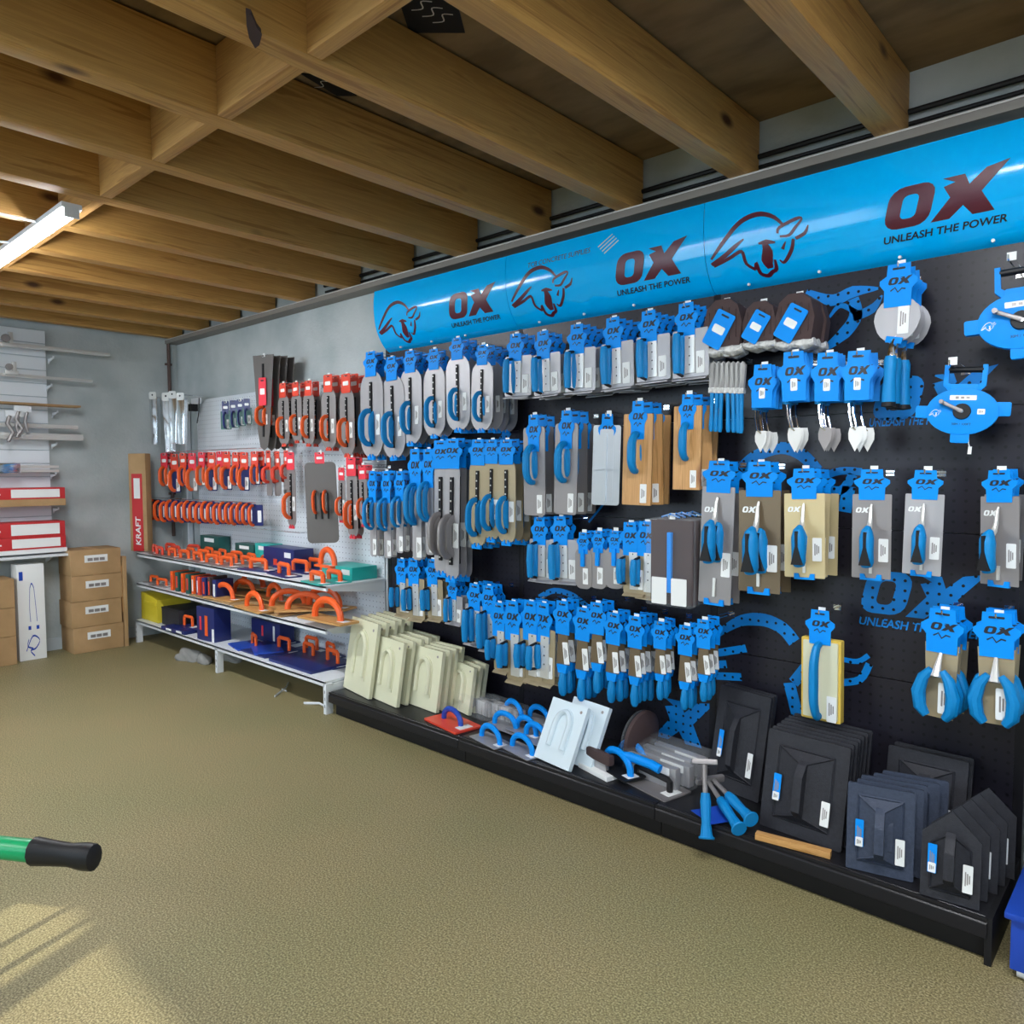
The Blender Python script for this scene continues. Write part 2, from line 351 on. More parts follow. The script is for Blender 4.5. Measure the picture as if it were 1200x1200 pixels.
# ceiling marks: printed felt on the sheet above, bark edge on one beam
for k, (q, lab) in enumerate([([(470, 8), (480, 38), (545, 38), (528, -25), (490, -25)], 'black printed sticker on the ceiling sheet between two joists'), ([(352, 86), (395, 112), (418, 112), (372, 88)], 'dark printed patch on the ceiling sheet beyond the crossing blocks')]):
    P = [at(a, b_, z=2.968) for a, b_ in q]; b = MB()
    b.prism([(v.x, v.y) for v in P], 2.9705, 2.966, 0, 'z')
    c = sum(P, Vector())/len(P)
    for t in range(3 if k == 0 else 1):
        b.flat([[(c.x+u_*.16-.05, c.y+v_*.16-.03+t*.045, 2.9655) for u_, v_ in pl] for pl in stroke(smoothpts([(0, 0), (.2, .12), (.35, -.05), (.5, .1)]), .03)], 1)
    tag(b.build('ceiling_sticker', ['black', 'alu']), lab, 'sticker')
P = [at(a, b_, z=ZJ-.001) for a, b_ in ((288, 14), (294, 16), (301, 32), (307, 40), (304, 52), (299, 56), (292, 44), (289, 30))]
b = MB(); b.prism([(v.x, v.y) for v in P], ZJ+.01, ZJ-.003, 0, 'z')
tag(b.build('bark_knot', 'dkbrown'), 'black torn bark knot on the underside of a joist', 'knot')
# ------------------------------------------------------------------ tube lights
def batten(x0, x1, y, label, e):
    t = empty('batten_light', ((x0+x1)/2, y, 2.715)); L = x1-x0
    MB().box((0, 0, -.012), (L, .085, .024)).build('housing', 'whitemetal', t, bevel=.004)
    MB().tube([(-L/2+.015, 0, -.046), (L/2-.015, 0, -.046)], .019, 0, 12).build('tube', 'tube', t)
    e1 = MB(); e1.box((L/2-.006, 0, -.04), (.014, .06, .05)); e1.build('end_cap', 'whitemetal', t, bevel=.003)
    e1 = MB(); e1.box((-L/2+.006, 0, -.04), (.014, .06, .05)); e1.build('end_cap', 'whitemetal', t, bevel=.003)
    tag(t, label, 'light', 'tube lights under the joists')
    l = bpy.data.lights.new('tube_light', 'AREA'); l.shape = 'RECTANGLE'; l.size = L; l.size_y = .07; l.energy = e; l.color = (.96, .98, 1)
    o = bpy.data.objects.new('tube_light', l); COL.objects.link(o); o.location = ((x0+x1)/2, y, 2.64)
batten(1.45, 3.02, -1.90, 'lit fluorescent batten under the joists beside the crossing blocks', 45)
batten(5.9, 7.4, -1.90, 'lit fluorescent batten over the open floor by the camera', 55)
batten(2.2, 3.7, -4.9, 'lit fluorescent batten in the middle of the far room half', 55)
batten(6.2, 7.7, -4.9, 'lit fluorescent batten behind the camera', 55)
b = MB(); b.tube([at(a, c, z=2.70) for a, c in ((-20, 246), (52, 262), (12, 284), (-20, 282))], .006, 0, 6)
tag(b.build('white_cable', 'whitemetal'), 'thin white cable bent under the joists beside the light', 'cable')
# ================================================================== DISPLAY RUN: dark bays with blue canopy
BX0, BX1, BY = 2.93, 6.39, -.05                         # ends of the dark bays, board face
SEAM = [2.93, 4.083, 5.237, 6.39]
FY = -.52                                               # front of the base
BZ = .15                                                # top of the base deck
def board_prints(par, i):
    """blue logos printed on the boards: letters, line bull and slogan"""
    y = BY-.002
    def pl(polys, px, pz, s):
        b = MB(); decal(b, polys, px-SEAM[i], pz, s, y-BY, 0); b.build('blue_print', 'bluep', par, smooth=0)
    if i == 2:
        c = at(835, 748, y=BY); sw = smoothpts([(0, 0), (.06, .05), (.14, .10), (.24, .115), (.32, .09), (.37, .04)], 4)
        pl(stroke([(c.x-5.237-0+u+SEAM[i], c.z+v) for u, v in sw], [.02+.035*min(1, k_/10) for k_ in range(len(sw))]), 0, 0, 1)
        for a in ([(0, -.07), (.16, -.02)], [(0, -.12), (.07, -.105)], [(0, -.17), (.14, -.15)]):
            pl(stroke([(c.x+u, c.z+v) for u, v in a], .034), 0, 0, 1)
        for pts, w_ in (([(930, 800), (955, 770), (945, 790), (965, 812)], .045), ([(985, 772), (1005, 775), (1018, 768)], .02), ([(985, 800), (1008, 796), (1019, 778)], .028), ([(925, 800), (940, 860)], .05)):
            q = [at(*p_, y=BY) for p_ in pts]; pl(stroke(smoothpts([(v.x, v.z) for v in q], 4), w_), 0, 0, 1)
        # bull head, upper
        for pts, w_ in (([(945, 342), (975, 352), (1000, 342), (1030, 338)], [.02, .045, .045, .008]), ([(965, 410), (990, 390), (1003, 370), (1000, 350)], [.02, .05, .05, .04]), ([(1000, 372), (1022, 362), (1034, 346)], [.035, .035, .006]), ([(1003, 366), (985, 358), (972, 372)], [.02, .02, .01])):
            q = [at(*p_, y=BY) for p_ in pts]; n = 4; sp = smoothpts([(v.x, v.z) for v in q], n)
            w2 = [w_]*len(sp) if not isinstance(w_, list) else [w_[min(k//n, len(w_)-1)]*(1-(k % n)/n)+w_[min(k//n+1, len(w_)-1)]*((k % n)/n) for k in range(len(sp))]
            pl(stroke(sp, w2), 0, 0, 1)
        # bull back arc in the middle
        for pts, w_ in (([(868, 550), (885, 535), (915, 525), (940, 533), (958, 552)], .05), ([(960, 560), (985, 552), (1010, 553)], .03), ([(962, 568), (985, 575), (1000, 556)], .035), ([(990, 600), (995, 570)], .05)):
            q = [at(*p_, y=BY) for p_ in pts]; pl(stroke(smoothpts([(v.x, v.z) for v in q], 4), w_), 0, 0, 1)
        for (x0, z0), (x1, _), wd in (((1006, 722), (1142, 735), .42), ((1018, 500), (1120, 500), .3)):
            q = at(x0, z0, y=BY); lg = ox_logo()
            if wd == .42:
                s_ = .165; pl(lg, q.x+.0, q.z+.02, s_)
            b = MB(); decal_text(b, 'UNLEASH THE POWER', q.x-SEAM[i], q.z-.03 if wd == .42 else q.z, .045, y-BY, 0, .02, .2, wd); b.build('lettering', 'bluep', par, smooth=0)
        q = at(1020, 495, y=BY); pl(ox_logo(), q.x, q.z+.005, .16)
    if i == 1:
        q = at(768, 862, y=BY); pl([[(a[0]-1.05, a[1]) for a in p_] for p_ in ox_logo()[20:]], q.x, q.z, .2)
        for pts, w_ in (([(632, 700), (650, 692), (672, 698), (690, 712)], .03), ([(690, 612), (700, 600), (712, 585), (725, 570)], .012)):
            q = [at(*p_, y=BY) for p_ in pts]; pl(stroke(smoothpts([(v.x, v.z) for v in q], 4), w_), 0, 0, 1)
    if i == 0:
        for pts, w_ in (([(520, 700), (550, 690), (585, 700)], .03), ([(560, 600), (592, 570), (597, 540)], .03), ([(574, 545), (586, 520), (597, 505)], .05)):
            q = [at(*p_, y=BY) for p_ in pts]; pl(stroke(smoothpts([(v.x, v.z) for v in q], 4), w_), 0, 0, 1)
for i in range(3):
    t = empty('gondola_bay', (SEAM[i], 0, 0)); W = SEAM[i+1]-SEAM[i]
    for z0, z1 in ((BZ, .70), (.70, 1.27), (1.27, 1.72), (1.72, 2.30)):
        b = MB(); b.box((W/2, .008, (z0+z1)/2), (W-.004, .016, z1-z0-.003))
        p_ = b.build('back_panel', 'pegdark', t, smooth=0, loc=(0, BY, 0))
        if z0 == BZ: board_prints(p_, i)
    for x in ((0, W) if i == 2 else (0,)):
        b = MB(); b.box((x, BY+.02, 1.15), (.032, .045, 2.3)); b.build('upright', 'blacksatin', t, bevel=.002)
    # base: deck tray, kick plate, price rail
    b = MB(); b.box((W/2, (FY+BY)/2, BZ-.012), (W-.003, abs(FY-BY), .024)); b.build('base_deck', 'blacksatin', t, bevel=.003)
    b = MB(); b.box((W/2, FY+.045, .065), (W-.003, .02, .13)); b.build('kick_plate', 'black', t, bevel=.002)
    b = MB(); b.prism([(FY, BZ-.002), (FY-.018, BZ-.02), (FY-.02, BZ-.062), (FY-.008, BZ-.068), (FY+.02, BZ-.06), (FY+.03, BZ-.004)], .0015, W-.0015, 0, 'x')
    b.box((W/2, FY-.012, BZ-.006), (W-.003, .008, .012)); b.build('front_rail', 'blacksatin', t, bevel=.002)
    if i == 2:
        b = MB(); b.box((W+.002, (FY+BY)/2, BZ/2), (.02, abs(FY-BY)+.02, BZ)); b.build('end_panel', 'black', t, bevel=.003)
    tag(t, ['black pegboard bay beside the white shelving, under the canopy end', 'black pegboard bay in the middle of the blue tool display', 'black pegboard bay with the tape reels and charcoal hawks'][i], 'display unit', 'black pegboard bays')
# canopy: three curved glossy blue sheets with logos
PROF = [(-.165, 2.625), (-.172, 2.56), (-.170, 2.48), (-.155, 2.40), (-.125, 2.335), (-.085, 2.285), (-.045, 2.262)]
PS = smoothpts(PROF, 5); PL = [0]
for a, c in zip(PS, PS[1:]): PL.append(PL[-1]+(Vector(a)-Vector(c)).length)
def vmap(s, t, off=0.):
    """s along the wall, t down the curved sheet from its top edge"""
    for k in range(len(PL)-1):
        if t <= PL[k+1] or k == len(PL)-2:
            q = (t-PL[k])/(PL[k+1]-PL[k]); a = Vector(PS[k]); c = Vector(PS[k+1]); p_ = a+(c-a)*q; n_ = (c-a).normalized()
            return (s, p_.x+n_.y*off, p_.y-n_.x*off)
def curved(polys, s0, t0, sc, sx=1.):
    bm = bmesh.new()
    for pl in polys:
        try: bm.faces.new([bm.verts.new((u*sc*sx, v*sc, 0)) for u, v in pl])
        except ValueError: pass
    for k in range(-30, 60):
        z = k*.012
        bmesh.ops.bisect_plane(bm, geom=bm.verts[:]+bm.edges[:]+bm.faces[:], plane_co=(0, z, 0), plane_no=(0, 1, 0))
    bm.verts.index_update()
    vs = [vmap(s0+v.co.x, t0-v.co.y, .0018) for v in bm.verts]; fs = [tuple(v.index for v in f.verts) for f in bm.faces]; bm.free()
    return vs, fs
VX = [2.95, 4.085, 5.232, 6.42]
for i in range(3):
    x0, x1 = VX[i], VX[i+1]; t = empty('canopy_sign', (x0, 0, 0)); b = MB()
    o1 = [(y, z) for y, z in PS]; th = []
    for k in range(len(PS)):
        a = vmap(0, PL[k], -.004); th.append((a[1], a[2]))
    b.prism(o1+th[::-1], .0015, x1-x0-.0015, 0, 'x')
    b.box(((x1-x0)/2, -.14, 2.628), (x1-x0-.003, .05, .006), 0)
    for s in range(int((x1-x0)/.29)): b.lathe([(.0001, 0), (.006, 0), (.006, .01), (.0001, .012)], 1, 8, (.17+s*.29, -.10, 2.275), 'y')
    sh_ = b.build('canopy_sheet', ['valance', 'white'], t, smooth=40)
    lg = MB(); W = x1-x0
    vs, fs = curved(ox_logo(), W*.592, .265, .137, 1.11); lg.add(vs, fs, 0)
    v2, f2 = text2d('UNLEASH THE POWER', .036, .022, .2); vs, fs = curved([[v2[k] for k in f] for f in f2], W*.588, .31, 1., .385/max(v[0] for v in v2)); lg.add(vs, fs, 1)
    lg.build('logo_print', ['maroon', 'ink'], sh_, smooth=0)
    lg = MB(); vs, fs = curved([[(u, v-.25*u) for u, v in q_] for q_ in bull_logo(3, 1.1)], .022, .295, .39, 1.08); lg.add(vs, fs, 0); lg.build('bull_print', 'maroon', sh_, smooth=0)
    if i == 1:
        lg = MB(); v2, f2 = text2d('TCB CONCRETE SUPPLIES', .034, .0, .15); vs, fs = curved([[v2[k] for k in f] for f in f2], .155, .085, 1., .40/max(v[0] for v in v2)); lg.add(vs, fs, 0)
        for k in range(4):
            vs, fs = curved(stroke([(.60+k*.012, -.01-k*.012), (.68+k*.012, .035-k*.012)], .006), 0, .06, 1.); lg.add(vs, fs, 1)
        lg.build('lettering', ['copperpipe', 'alu'], sh_, smooth=0)
    tag(t, ['curved blue canopy sign next to the bare wall, end section', 'curved blue canopy sign with a small lettered line, middle section', 'curved blue canopy sign above the tape reels'][i], 'sign', 'curved canopy signs')
# ================================================================== WHITE SHELVING RUN towards the corner
t = empty('white_shelving_unit', (-.05, 0, 0))
SX0, SX1 = -.05, 2.90; W = SX1-SX0
for z0, z1 in ((.2, .8), (.8, 1.3), (1.3, 1.72), (1.72, 2.14)):
    for (a, c) in ((.25, W/2), (W/2, W-.01)):
        if z0 > 1.2 or True:
            b = MB(); b.box(((a+c)/2, .006, (z0+z1)/2), (c-a-.004, .012, z1-z0-.003)); b.build('back_panel', 'pegwhite', t, smooth=0, loc=(0, BY, 0))
def shelf_part(z, y1, name='shelf'):
    b = MB(); b.box((W/2, y1/2-.01, z-.008), (W-.03, abs(y1)-.02, .016)); b.box((W/2, y1+.006, z-.016), (W-.03, .012, .034))
    for x in (.02, W/3, 2*W/3, W-.03): b.prism([(-.05, z-.018), (y1+.03, z-.018), (y1+.06, z-.04), (-.05, z-.09)], x, x+.004, 0, 'x')
    b.build(name, 'whitemetal', t, bevel=.002)
SZ1, SZ2, SZ3, SY = .795, .53, .205, -.53
shelf_part(SZ1, SY+.02); shelf_part(SZ2, SY+.01); shelf_part(SZ3, SY-.005)
for x in (0, W/2+.02, W-.03):
    b = MB(); b.box((x+.015, SY+.02, .095), (.03, .05, .19))
    for k in range(3): b.box((x+.015, SY-.0055, .05+k*.045), (.008, .002, .022), 1)
    b.box((x+.015, -.27, .16), (.022, .5, .05)); b.box((x+.015, BY+.02, 1.07 if x == 0 else 1.07), (.03, .04, 2.14)); b.build('upright', ['whitemetal', 'ink'], t, bevel=.002)
tag(t, 'white pegboard shelving with three long shelves of orange handled tools', 'shelving unit')
# ================================================================== TOOL BUILDERS (origin: top centre of the hang card, front is -y)
def card(t, w=.075, h=.095, m='blue', y=0, z=0, plain=False, logo=True):
    o = [(-.30*w, 0), (.30*w, 0), (.32*w, -.26*h), (.5*w, -.36*h), (.5*w, -.46*h), (.37*w, -.60*h), (.36*w, -h), (-.36*w, -h), (-.37*w, -.60*h), (-.5*w, -.46*h), (-.5*w, -.36*h), (-.32*w, -.26*h)]
    if plain: o = rrect(w*.8, h, .006, 3, 0, -h/2)
    b = MB(); b.prism([(u, z+v) for u, v in o], y-.001, y+.001, 0)
    b.prism([(u, z+v) for u, v in rrect(.34*w, .05*h, .02*h, 2, 0, -.11*h)], y-.0016, y-.0010, 1)
    if logo and not plain:
        decal(b, ox_logo(), -.28*w, z-.48*h, .17*h, y-.0016, 1, .62*w/(.17*h*2.45))
        decal(b, stroke([(-.2, -.62), (-.08, -.55), (0, -.66), (.1, -.58), (.2, -.6)], .035), 0, z, h, y-.0014, 1, w/h)
    elif logo:
        b.prism([(u, z+v) for u, v in rrect(.5*w, .22*h, .003, 1, 0, -.5*h)], y-.0016, y-.0010, 2)
    return b.build('hang_card', [m, 'ink', 'white'], t, smooth=0)
def sticker(t, x, z, w, h, y, name='price_label', m='white', rot=0):
    t = next((c for c in t.children if c.name.split('.')[0] in ('blade', 'plate', 'board', 'case', 'backing_plate')), t)
    b = MB(); b.prism(rrect(w, h, .002, 1), -.0006, .0006, 0)
    for k in range(3): b.prism(rrect(w*.12, h*(.5-.1*k), .0005, 1, -w*.22+k*w*.2, 0), -.0009, -.0005, 1)
    o = b.build(name, [m, 'grey'], t, smooth=0, loc=(x, y, z))
    o.rotation_euler = (0, rot, 0); return o
def bow(t, z0, z1, out, r, m='teal', base=0., cap=None, n=10, wide=1.5, x=0, name='handle', straight=False):
    """a handle standing off a blade: two feet and a grip"""
    L = z0-z1
    if straight:
        for q_ in (0, 1):
            zz, sg = (z0, -1) if q_ == 0 else (z1, 1); b = MB(); b.tube([(x, base-.002, zz), (x, base-out*.8, zz+sg*.004), (x, base-out, zz+sg*.012)], r*.45, 0, 6); b.build('bracket', 'black', t)
        b = MB(); b.tube([(x, base-out, z0-.004), (x, base-out, z0-.012), (x, base-out-.002, (z0+z1)/2), (x, base-out, z1+.012), (x, base-out, z1+.004)], [r*.8, r, r*1.12, r, r*.8], 0, n)
        return b.build(name, m, t)
    b = MB(); P = smoothpts3([(x, base-.002, z0), (x, base-out*.55, z0-.03*L), (x, base-out, z0-.22*L), (x, base-out*1.05, (z0+z1)/2), (x, base-out, z1+.22*L), (x, base-out*.55, z1+.03*L), (x, base-.002, z1)], 3)
    K = len(P); b.tube(P, [r*(.62+.38*sin(pi*i/(K-1))) for i in range(K)], 0, n, 1/wide if wide > 1.2 else 1)
    return b.build(name, m, t)
def smoothpts3(P, n=3):
    P = [Vector(p) for p in P]; out = []
    for i in range(len(P)-1):
        a, b, c, d = P[max(i-1, 0)], P[i], P[i+1], P[min(i+2, len(P)-1)]
        for k in range(n):
            q = k/n; out.append(.5*((2*b)+(c-a)*q+(2*a-5*b+4*c-d)*q*q+(3*b-a-3*c+d)*q**3))
    out.append(P[-1]); return out
H = {}                                                     # real height of each kind
def k_pool(m='steel', g='teal', c='blue', W=.135, L=.30):
    t = empty('pool_trowel'); card(t, .085, .085, c, plain=(c != 'blue'))
    b = MB(); b.prism(rrect(W, L, W*.49, 7, 0, -.065-L/2), .003, .0045, 0); b.build('blade', m, t, smooth=0)
    b = MB(); b.box((0, 0, -.065-L/2), (.011, .006, L*.74))
    for k in range(9): b.lathe([(.003, -.0045), (.003, 0), (.0001, .0005)], 1, 6, (0, 0, -.065-L/2+(k-4)*L*.085), 'y')
    b.build('spine', ['black', 'alu'], t)
    z0 = -.065-L*.46; bow(t, z0, z0-.115, .038, .0125, g)
    sticker(t, W*.28, -.065-L*.62, .022, .07, .0015)
    b = MB(); b.prism([(-.02, 0), (.02, 0), (.02, .014), (.012, .012), (.008, .02), (.003, .004), (-.003, .004), (-.008, .02), (-.012, .012), (-.02, .014)], -.002, .006, 0)
    b.build('edge_clip', c, t, smooth=0, loc=(0, 0, -.072-L)); return t
H['pool'] = .375
def k_finish(m='steel', W=.11, L=.255, tang='white'):
    t = empty('finishing_trowel'); card(t, .10, .092)
    b = MB(); b.prism(rrect(W, L, .003, 2, 0, -.075-L/2), .002, .0035, 0)
    decal(b, ox_logo(), -W*.42, -.075-L*.22, .016, .0016, 1); b.build('blade', [m, 'white'], t, smooth=0)
    b = MB(); P = [(0, -.002, -.105), (0, -.008, -.12), (0, -.012, -.15), (0, -.02, -.172), (0, -.042, -.19)]
    b.tube(P, [.003, .005, .006, .008, .011], 0, 8, 1.0); b.build('mounting', 'alu', t); b = MB(); b.box((0, -.002, -.075-L*.86), (.008, .006, L*.16)); b.build('rear_rib', 'alu', t)
    b = MB(); b.tube([(0, -.036, -.172), (0, -.046, -.184), (0, -.050, -.205), (0, -.05, -.245), (0, -.048, -.275), (0, -.044, -.288)], [.008, .016, .021, .020, .021, .016], 0, 12)
    b.build('grip', 'teal', t)
    b = MB(); b.prism([(-.004, -.185), (.004, -.185), (.004, -.23), (.016, -.284), (-.016, -.284), (-.004, -.23)], -.0725, -.06, 0); b.build('grip_inlay', 'black', t, smooth=0)
    sticker(t, W*.31, -.075-L*.66, .027, .07, .001)
    b = MB(); b.prism([(-.03, 0), (.03, 0), (.03, .018), (.018, .018), (.014, .006), (-.014, .006), (-.018, .018), (-.03, .018)], -.003, .006, 0); b.build('edge_clip', 'blue', t, smooth=0, loc=(0, 0, -.080-L)); return t
H['finish'] = .335
def k_edger(m='steel', W=.115, L=.135, g='teal', c='blue', gl=None, gr=.011, ch=.10):
    t = empty('concrete_edger'); card(t, .075, ch, c, plain=(c != 'blue'))
    b = MB(); b.prism(rrect(W, L, .006, 3, .012, -.075-L/2), .002, .0035, 0)
    b.prism([(.002, -.075-L), (-.006, -.079-L), (-.012, -.083-L), (-.012, -.081-L), (-.005, -.076-L), (.004, -.073-L)], -W/2+.016, W/2+.008, 0, 'x'); b.build('plate', m, t, smooth=20)
    b = MB(); b.box((.012, -.001, -.078-L/2), (.03, .004, L*.78))
    for k in range(4): b.lathe([(.0025, -.004), (.0001, -.0045)], 1, 6, (.012, 0, -.10-k*.025), 'y')
    b.build('mount_plate', ['alu', 'ink'], t)
    bow(t, -.085 if gl is None else -ch-.005, -.075-L+.006 if gl is None else -ch-.005-gl, .032, gr, g, x=-.012 if gl is None else -.02, straight=True)
    sticker(t, W*.38, -.075-L*.70, .026, .062, .001); return t
H['edger'] = .218
def k_float(m='grey', L=.36, W=.09, g='teal', r=.012, straight=False, tag_=True, edge=None, c='blue'):
    t = empty('concrete_float'); card(t, .08, .15 if edge != 'chrome' else .17, c, plain=(c != 'blue'))
    b = MB(); th = .012 if 'timber' in str(m) else .004
    if edge == 'chrome':
        b.prism(rrect(W, L, .012, 4, 0, -.05-L/2), .002, .008, 0)
        b.prism(rrect(W*.5, L*.9, .01, 3, 0, -.05-L/2), -.002, .002, 0)
        b.prism([(-.004, -.09), (.004, -.09), (.004, -.04-L), (-.004, -.04-L)], -.022, 0, 0); b.box((0, -.01, -.05-L*.55), (W*.92, .006, .004))
    else: b.prism(rrect(W, L, .004 if 'timber' in str(m) else .014, 3, 0, -.05-L/2), .002, .002+th, 0)
    b.build('blade', m, t, smooth=30)
    if edge != 'chrome': bow(t, -.13, -.13-.56*(L-.1), .046, r, g, wide=1.1)
    if straight:
        b = MB(); b.box((0, -.012, -.16-.3*L), (.024, .014, .5*L)); b.build('rail', g, t, bevel=.004)
    if tag_: sticker(t, W*.24, -.05-L*.87, .028, .075, .001)
    return t
H['float'] = .41; H['wfloat'] = .41; H['chrome'] = .41
def k_knife(W=.05, m='umber', c='blue', g='teal'):
    t = empty('joint_knife'); card(t, .072, .10, c, plain=(c != 'blue'))
    b = MB(); b.prism([(-.017, -.08), (.017, -.08), (W/2, -.19), (-W/2, -.19)], .002, .003, 0); b.build('blade', m, t, smooth=0)
    sticker(t, .012, -.155, .02, .065, .0012, rot=-.12)
    b = MB(); b.prism([(-.02, -.19), (.02, -.19), (.014, -.215), (-.014, -.215)], -.004, .008, 0); b.build('ferrule', 'blue' if g == 'teal' else g, t, smooth=0)
    b = MB(); b.tube([(0, .002, -.213), (0, .002, -.225), (0, .0, -.25), (0, .002, -.275), (0, .002, -.283)], [.008, .011, .0135, .012, .007], 0, 10); b.build('grip', g, t); return t
H['knife'] = .283
def k_plain():
    t = empty('cove_trowel'); card(t, .075, .10)
    b = MB(); b.prism(rrect(.10, .19, .035, 5, 0, -.17), .002, .0035, 0); b.build('blade', 'grey', t, smooth=0)
    b = MB(); b.box((0, -.004, -.12), (.02, .012, .08)); b.build('rail', 'blue', t, bevel=.003); sticker(t, .012, -.205, .03, .075, .001); return t
H['plain'] = .265
def k_gauge(m='alu'):
    t = empty('pointing_trowel'); card(t, .076, .12)
    b = MB(); b.tube([(-.018, .012, -.03), (-.02, .012, -.08), (-.02, .012, -.125)], [.009, .012, .008], 0, 8); b.build('grip', 'teal', t)
    b = MB(); b.tube([(-.018, .012, -.12), (-.016, .006, -.15), (-.008, -.004, -.185), (0, 0, -.192)], .0028, 0, 6); b.build('shank', 'chrome', t)
    b = MB(); b.prism([(-.013, -.185), (.013, -.185), (.016, -.20), (.015, -.215), (0, -.245), (-.015, -.215), (-.016, -.20)], 0, .0015, 0); b.build('blade', m, t, smooth=0)
    sticker(t, 0, -.08, .016, .03, -.0016); return t
H['gauge'] = .245
def k_bucket():
    t = empty('bucket_trowel'); card(t, .10, .12)
    b = MB(); b.prism([(.062*cos(a)*(1 if sin(a) > -.2 else .96), -.155+.066*sin(a)) for a in [2*pi*k/24 for k in range(24)]], .002, .0035, 0); b.build('blade', 'steel', t, smooth=0)
    sticker(t, .018, -.155, .03, .085, .0)
    b = MB(); b.tube([(0, -.001, -.205), (0, -.022, -.222), (0, -.03, -.24), (0, -.03, -.265)], [.005, .006, .007, .012], 0, 8); b.build('shank', 'chrome', t)
    b = MB(); b.tube([(0, -.03, -.262), (0, -.03, -.275), (0, -.03, -.32), (0, -.03, -.375), (0, -.03, -.392)], [.014, .018, .016, .019, .019], 0, 12); b.build('grip', 'teal', t)
    b = MB(); b.lathe([(.019, -.392), (.019, -.404), (.0001, -.407)], 0, 12, (0, -.03, 0)); b.build('end_cap', 'black', t)
    b = MB(); b.box((0, -.012, -.215), (.045, .006, .018), 0, (0, .2, 0)); b.build('clip', 'blue', t, bevel=.002); return t
H['bucket'] = .405
def k_margin():
    t = empty('margin_trowel'); card(t, .09, .10)
    b = MB(); b.prism([(-.036, -.08), (.036, -.08), (.028, -.25), (-.028, -.25)], .002, .0035, 0); b.build('blade', 'bronze', t, smooth=0)
    for s in (-1, 1):
        b = MB(); b.tube([(s*.012, -.022, -.135), (s*.027, -.024, -.155), (s*.037, -.024, -.19), (s*.033, -.022, -.225), (s*.02, -.02, -.243)], [.007, .012, .015, .014, .009], 0, 10); b.build('grip', 'teal', t)
    b = MB(); b.tube([(0, -.002, -.10), (0, -.016, -.125), (0, -.026, -.15)], [.004, .007, .011], 0, 8); b.build('mounting', 'alu', t)
    sticker(t, .016, -.20, .03, .07, -.012); return t
H['margin'] = .255
def k_pack():
    t = empty('clear_pack')
    b = MB(); b.prism(rrect(.15, .26, .006, 3, 0, -.14), -.012, .012, 0); b.build('blister', 'clear', t, smooth=30)
    b = MB(); b.box((0, .009, -.14), (.14, .002, .25)); b.build('backing_card', 'dkbrown', t, smooth=0)
    b = MB(); b.box((0, -.004, -.14), (.014, .012, .18)); b.tube([(-.03, 0, -.005), (0, -.002, .004), (.03, 0, -.006)], .003, 1, 6); b.build('blade_bar', ['blue', 'alu'], t, bevel=.002)
    b = MB()
    for x, z, w_, h_ in ((-.03, -.225, .05, .08), (.035, -.225, .05, .08)): b.prism(rrect(w_, h_, .002, 1, x, z), -.0135, -.0125, 0)
    b.build('price_label', 'white', t, smooth=0); return t
H['pack'] = .275
def k_sponge_float():
    t = empty('sponge_float'); card(t, .085, .10)
    b = MB(); b.prism(rrect(.115, .24, .004, 3, 0, -.205), .008, .03, 0); b.build('sponge', 'spongeyel', t, smooth=30)
    b = MB(); b.prism(rrect(.10, .225, .003, 3, 0, -.205), .002, .008, 0); b.build('backing_plate', 'cream', t, smooth=30)
    bow(t, -.10, -.31, .04, .017, 'teal', wide=1.3); sticker(t, .034, -.285, .028, .075, .001); return t
H['sponge'] = .325
def k_brush():
    t = empty('tile_brush')
    b = MB(); b.tube([(0, 0, -.12), (0, 0, -.20), (0, .0, -.265), (0, 0, -.28)], [.009, .008, .0105, .007], 0, 8); b.build('stick', 'teal', t)
    b = MB(); b.box((0, 0, -.112), (.026, .024, .022)); b.build('ferrule', 'fleece', t, bevel=.003)
    b = MB(); b.prism([(-.011, -.105), (.011, -.105), (.017, -.01), (.006, .004), (-.004, -.004), (-.017, 0)], -.008, .008, 0); b.build('bristles', 'bristle', t, smooth=0); return t
H['brush'] = .28
def k_mitt(tagm='blue'):
    t = empty('grout_mitt')
    b = MB(); o = [(-.05, -.13), (-.058, -.07), (-.045, -.02), (-.02, .0), (.02, 0), (.045, -.02), (.058, -.07), (.05, -.13)]
    b.prism(o, -.018, .018, 0)
    for k in range(5): b.box((-.04+k*.02, -.019, -.07), (.003, .004, .10-.012*abs(k-2)))
    b.build('shell', 'dkbrown', t, bevel=0)
    b = MB(); b.tube([(-.055, 0, -.135), (-.03, -.003, -.14), (0, .002, -.135), (.03, -.002, -.141), (.055, 0, -.136)], [.013, .017, .015, .018, .012], 0, 10, 1.3); b.build('fleece_cuff', 'fleece', t)
    o = card(t, .075, .10, tagm, plain=True); o.location = (.02, -.026, -.04); o.rotation_euler = (0, .55, 0); return t
H['mitt'] = .155
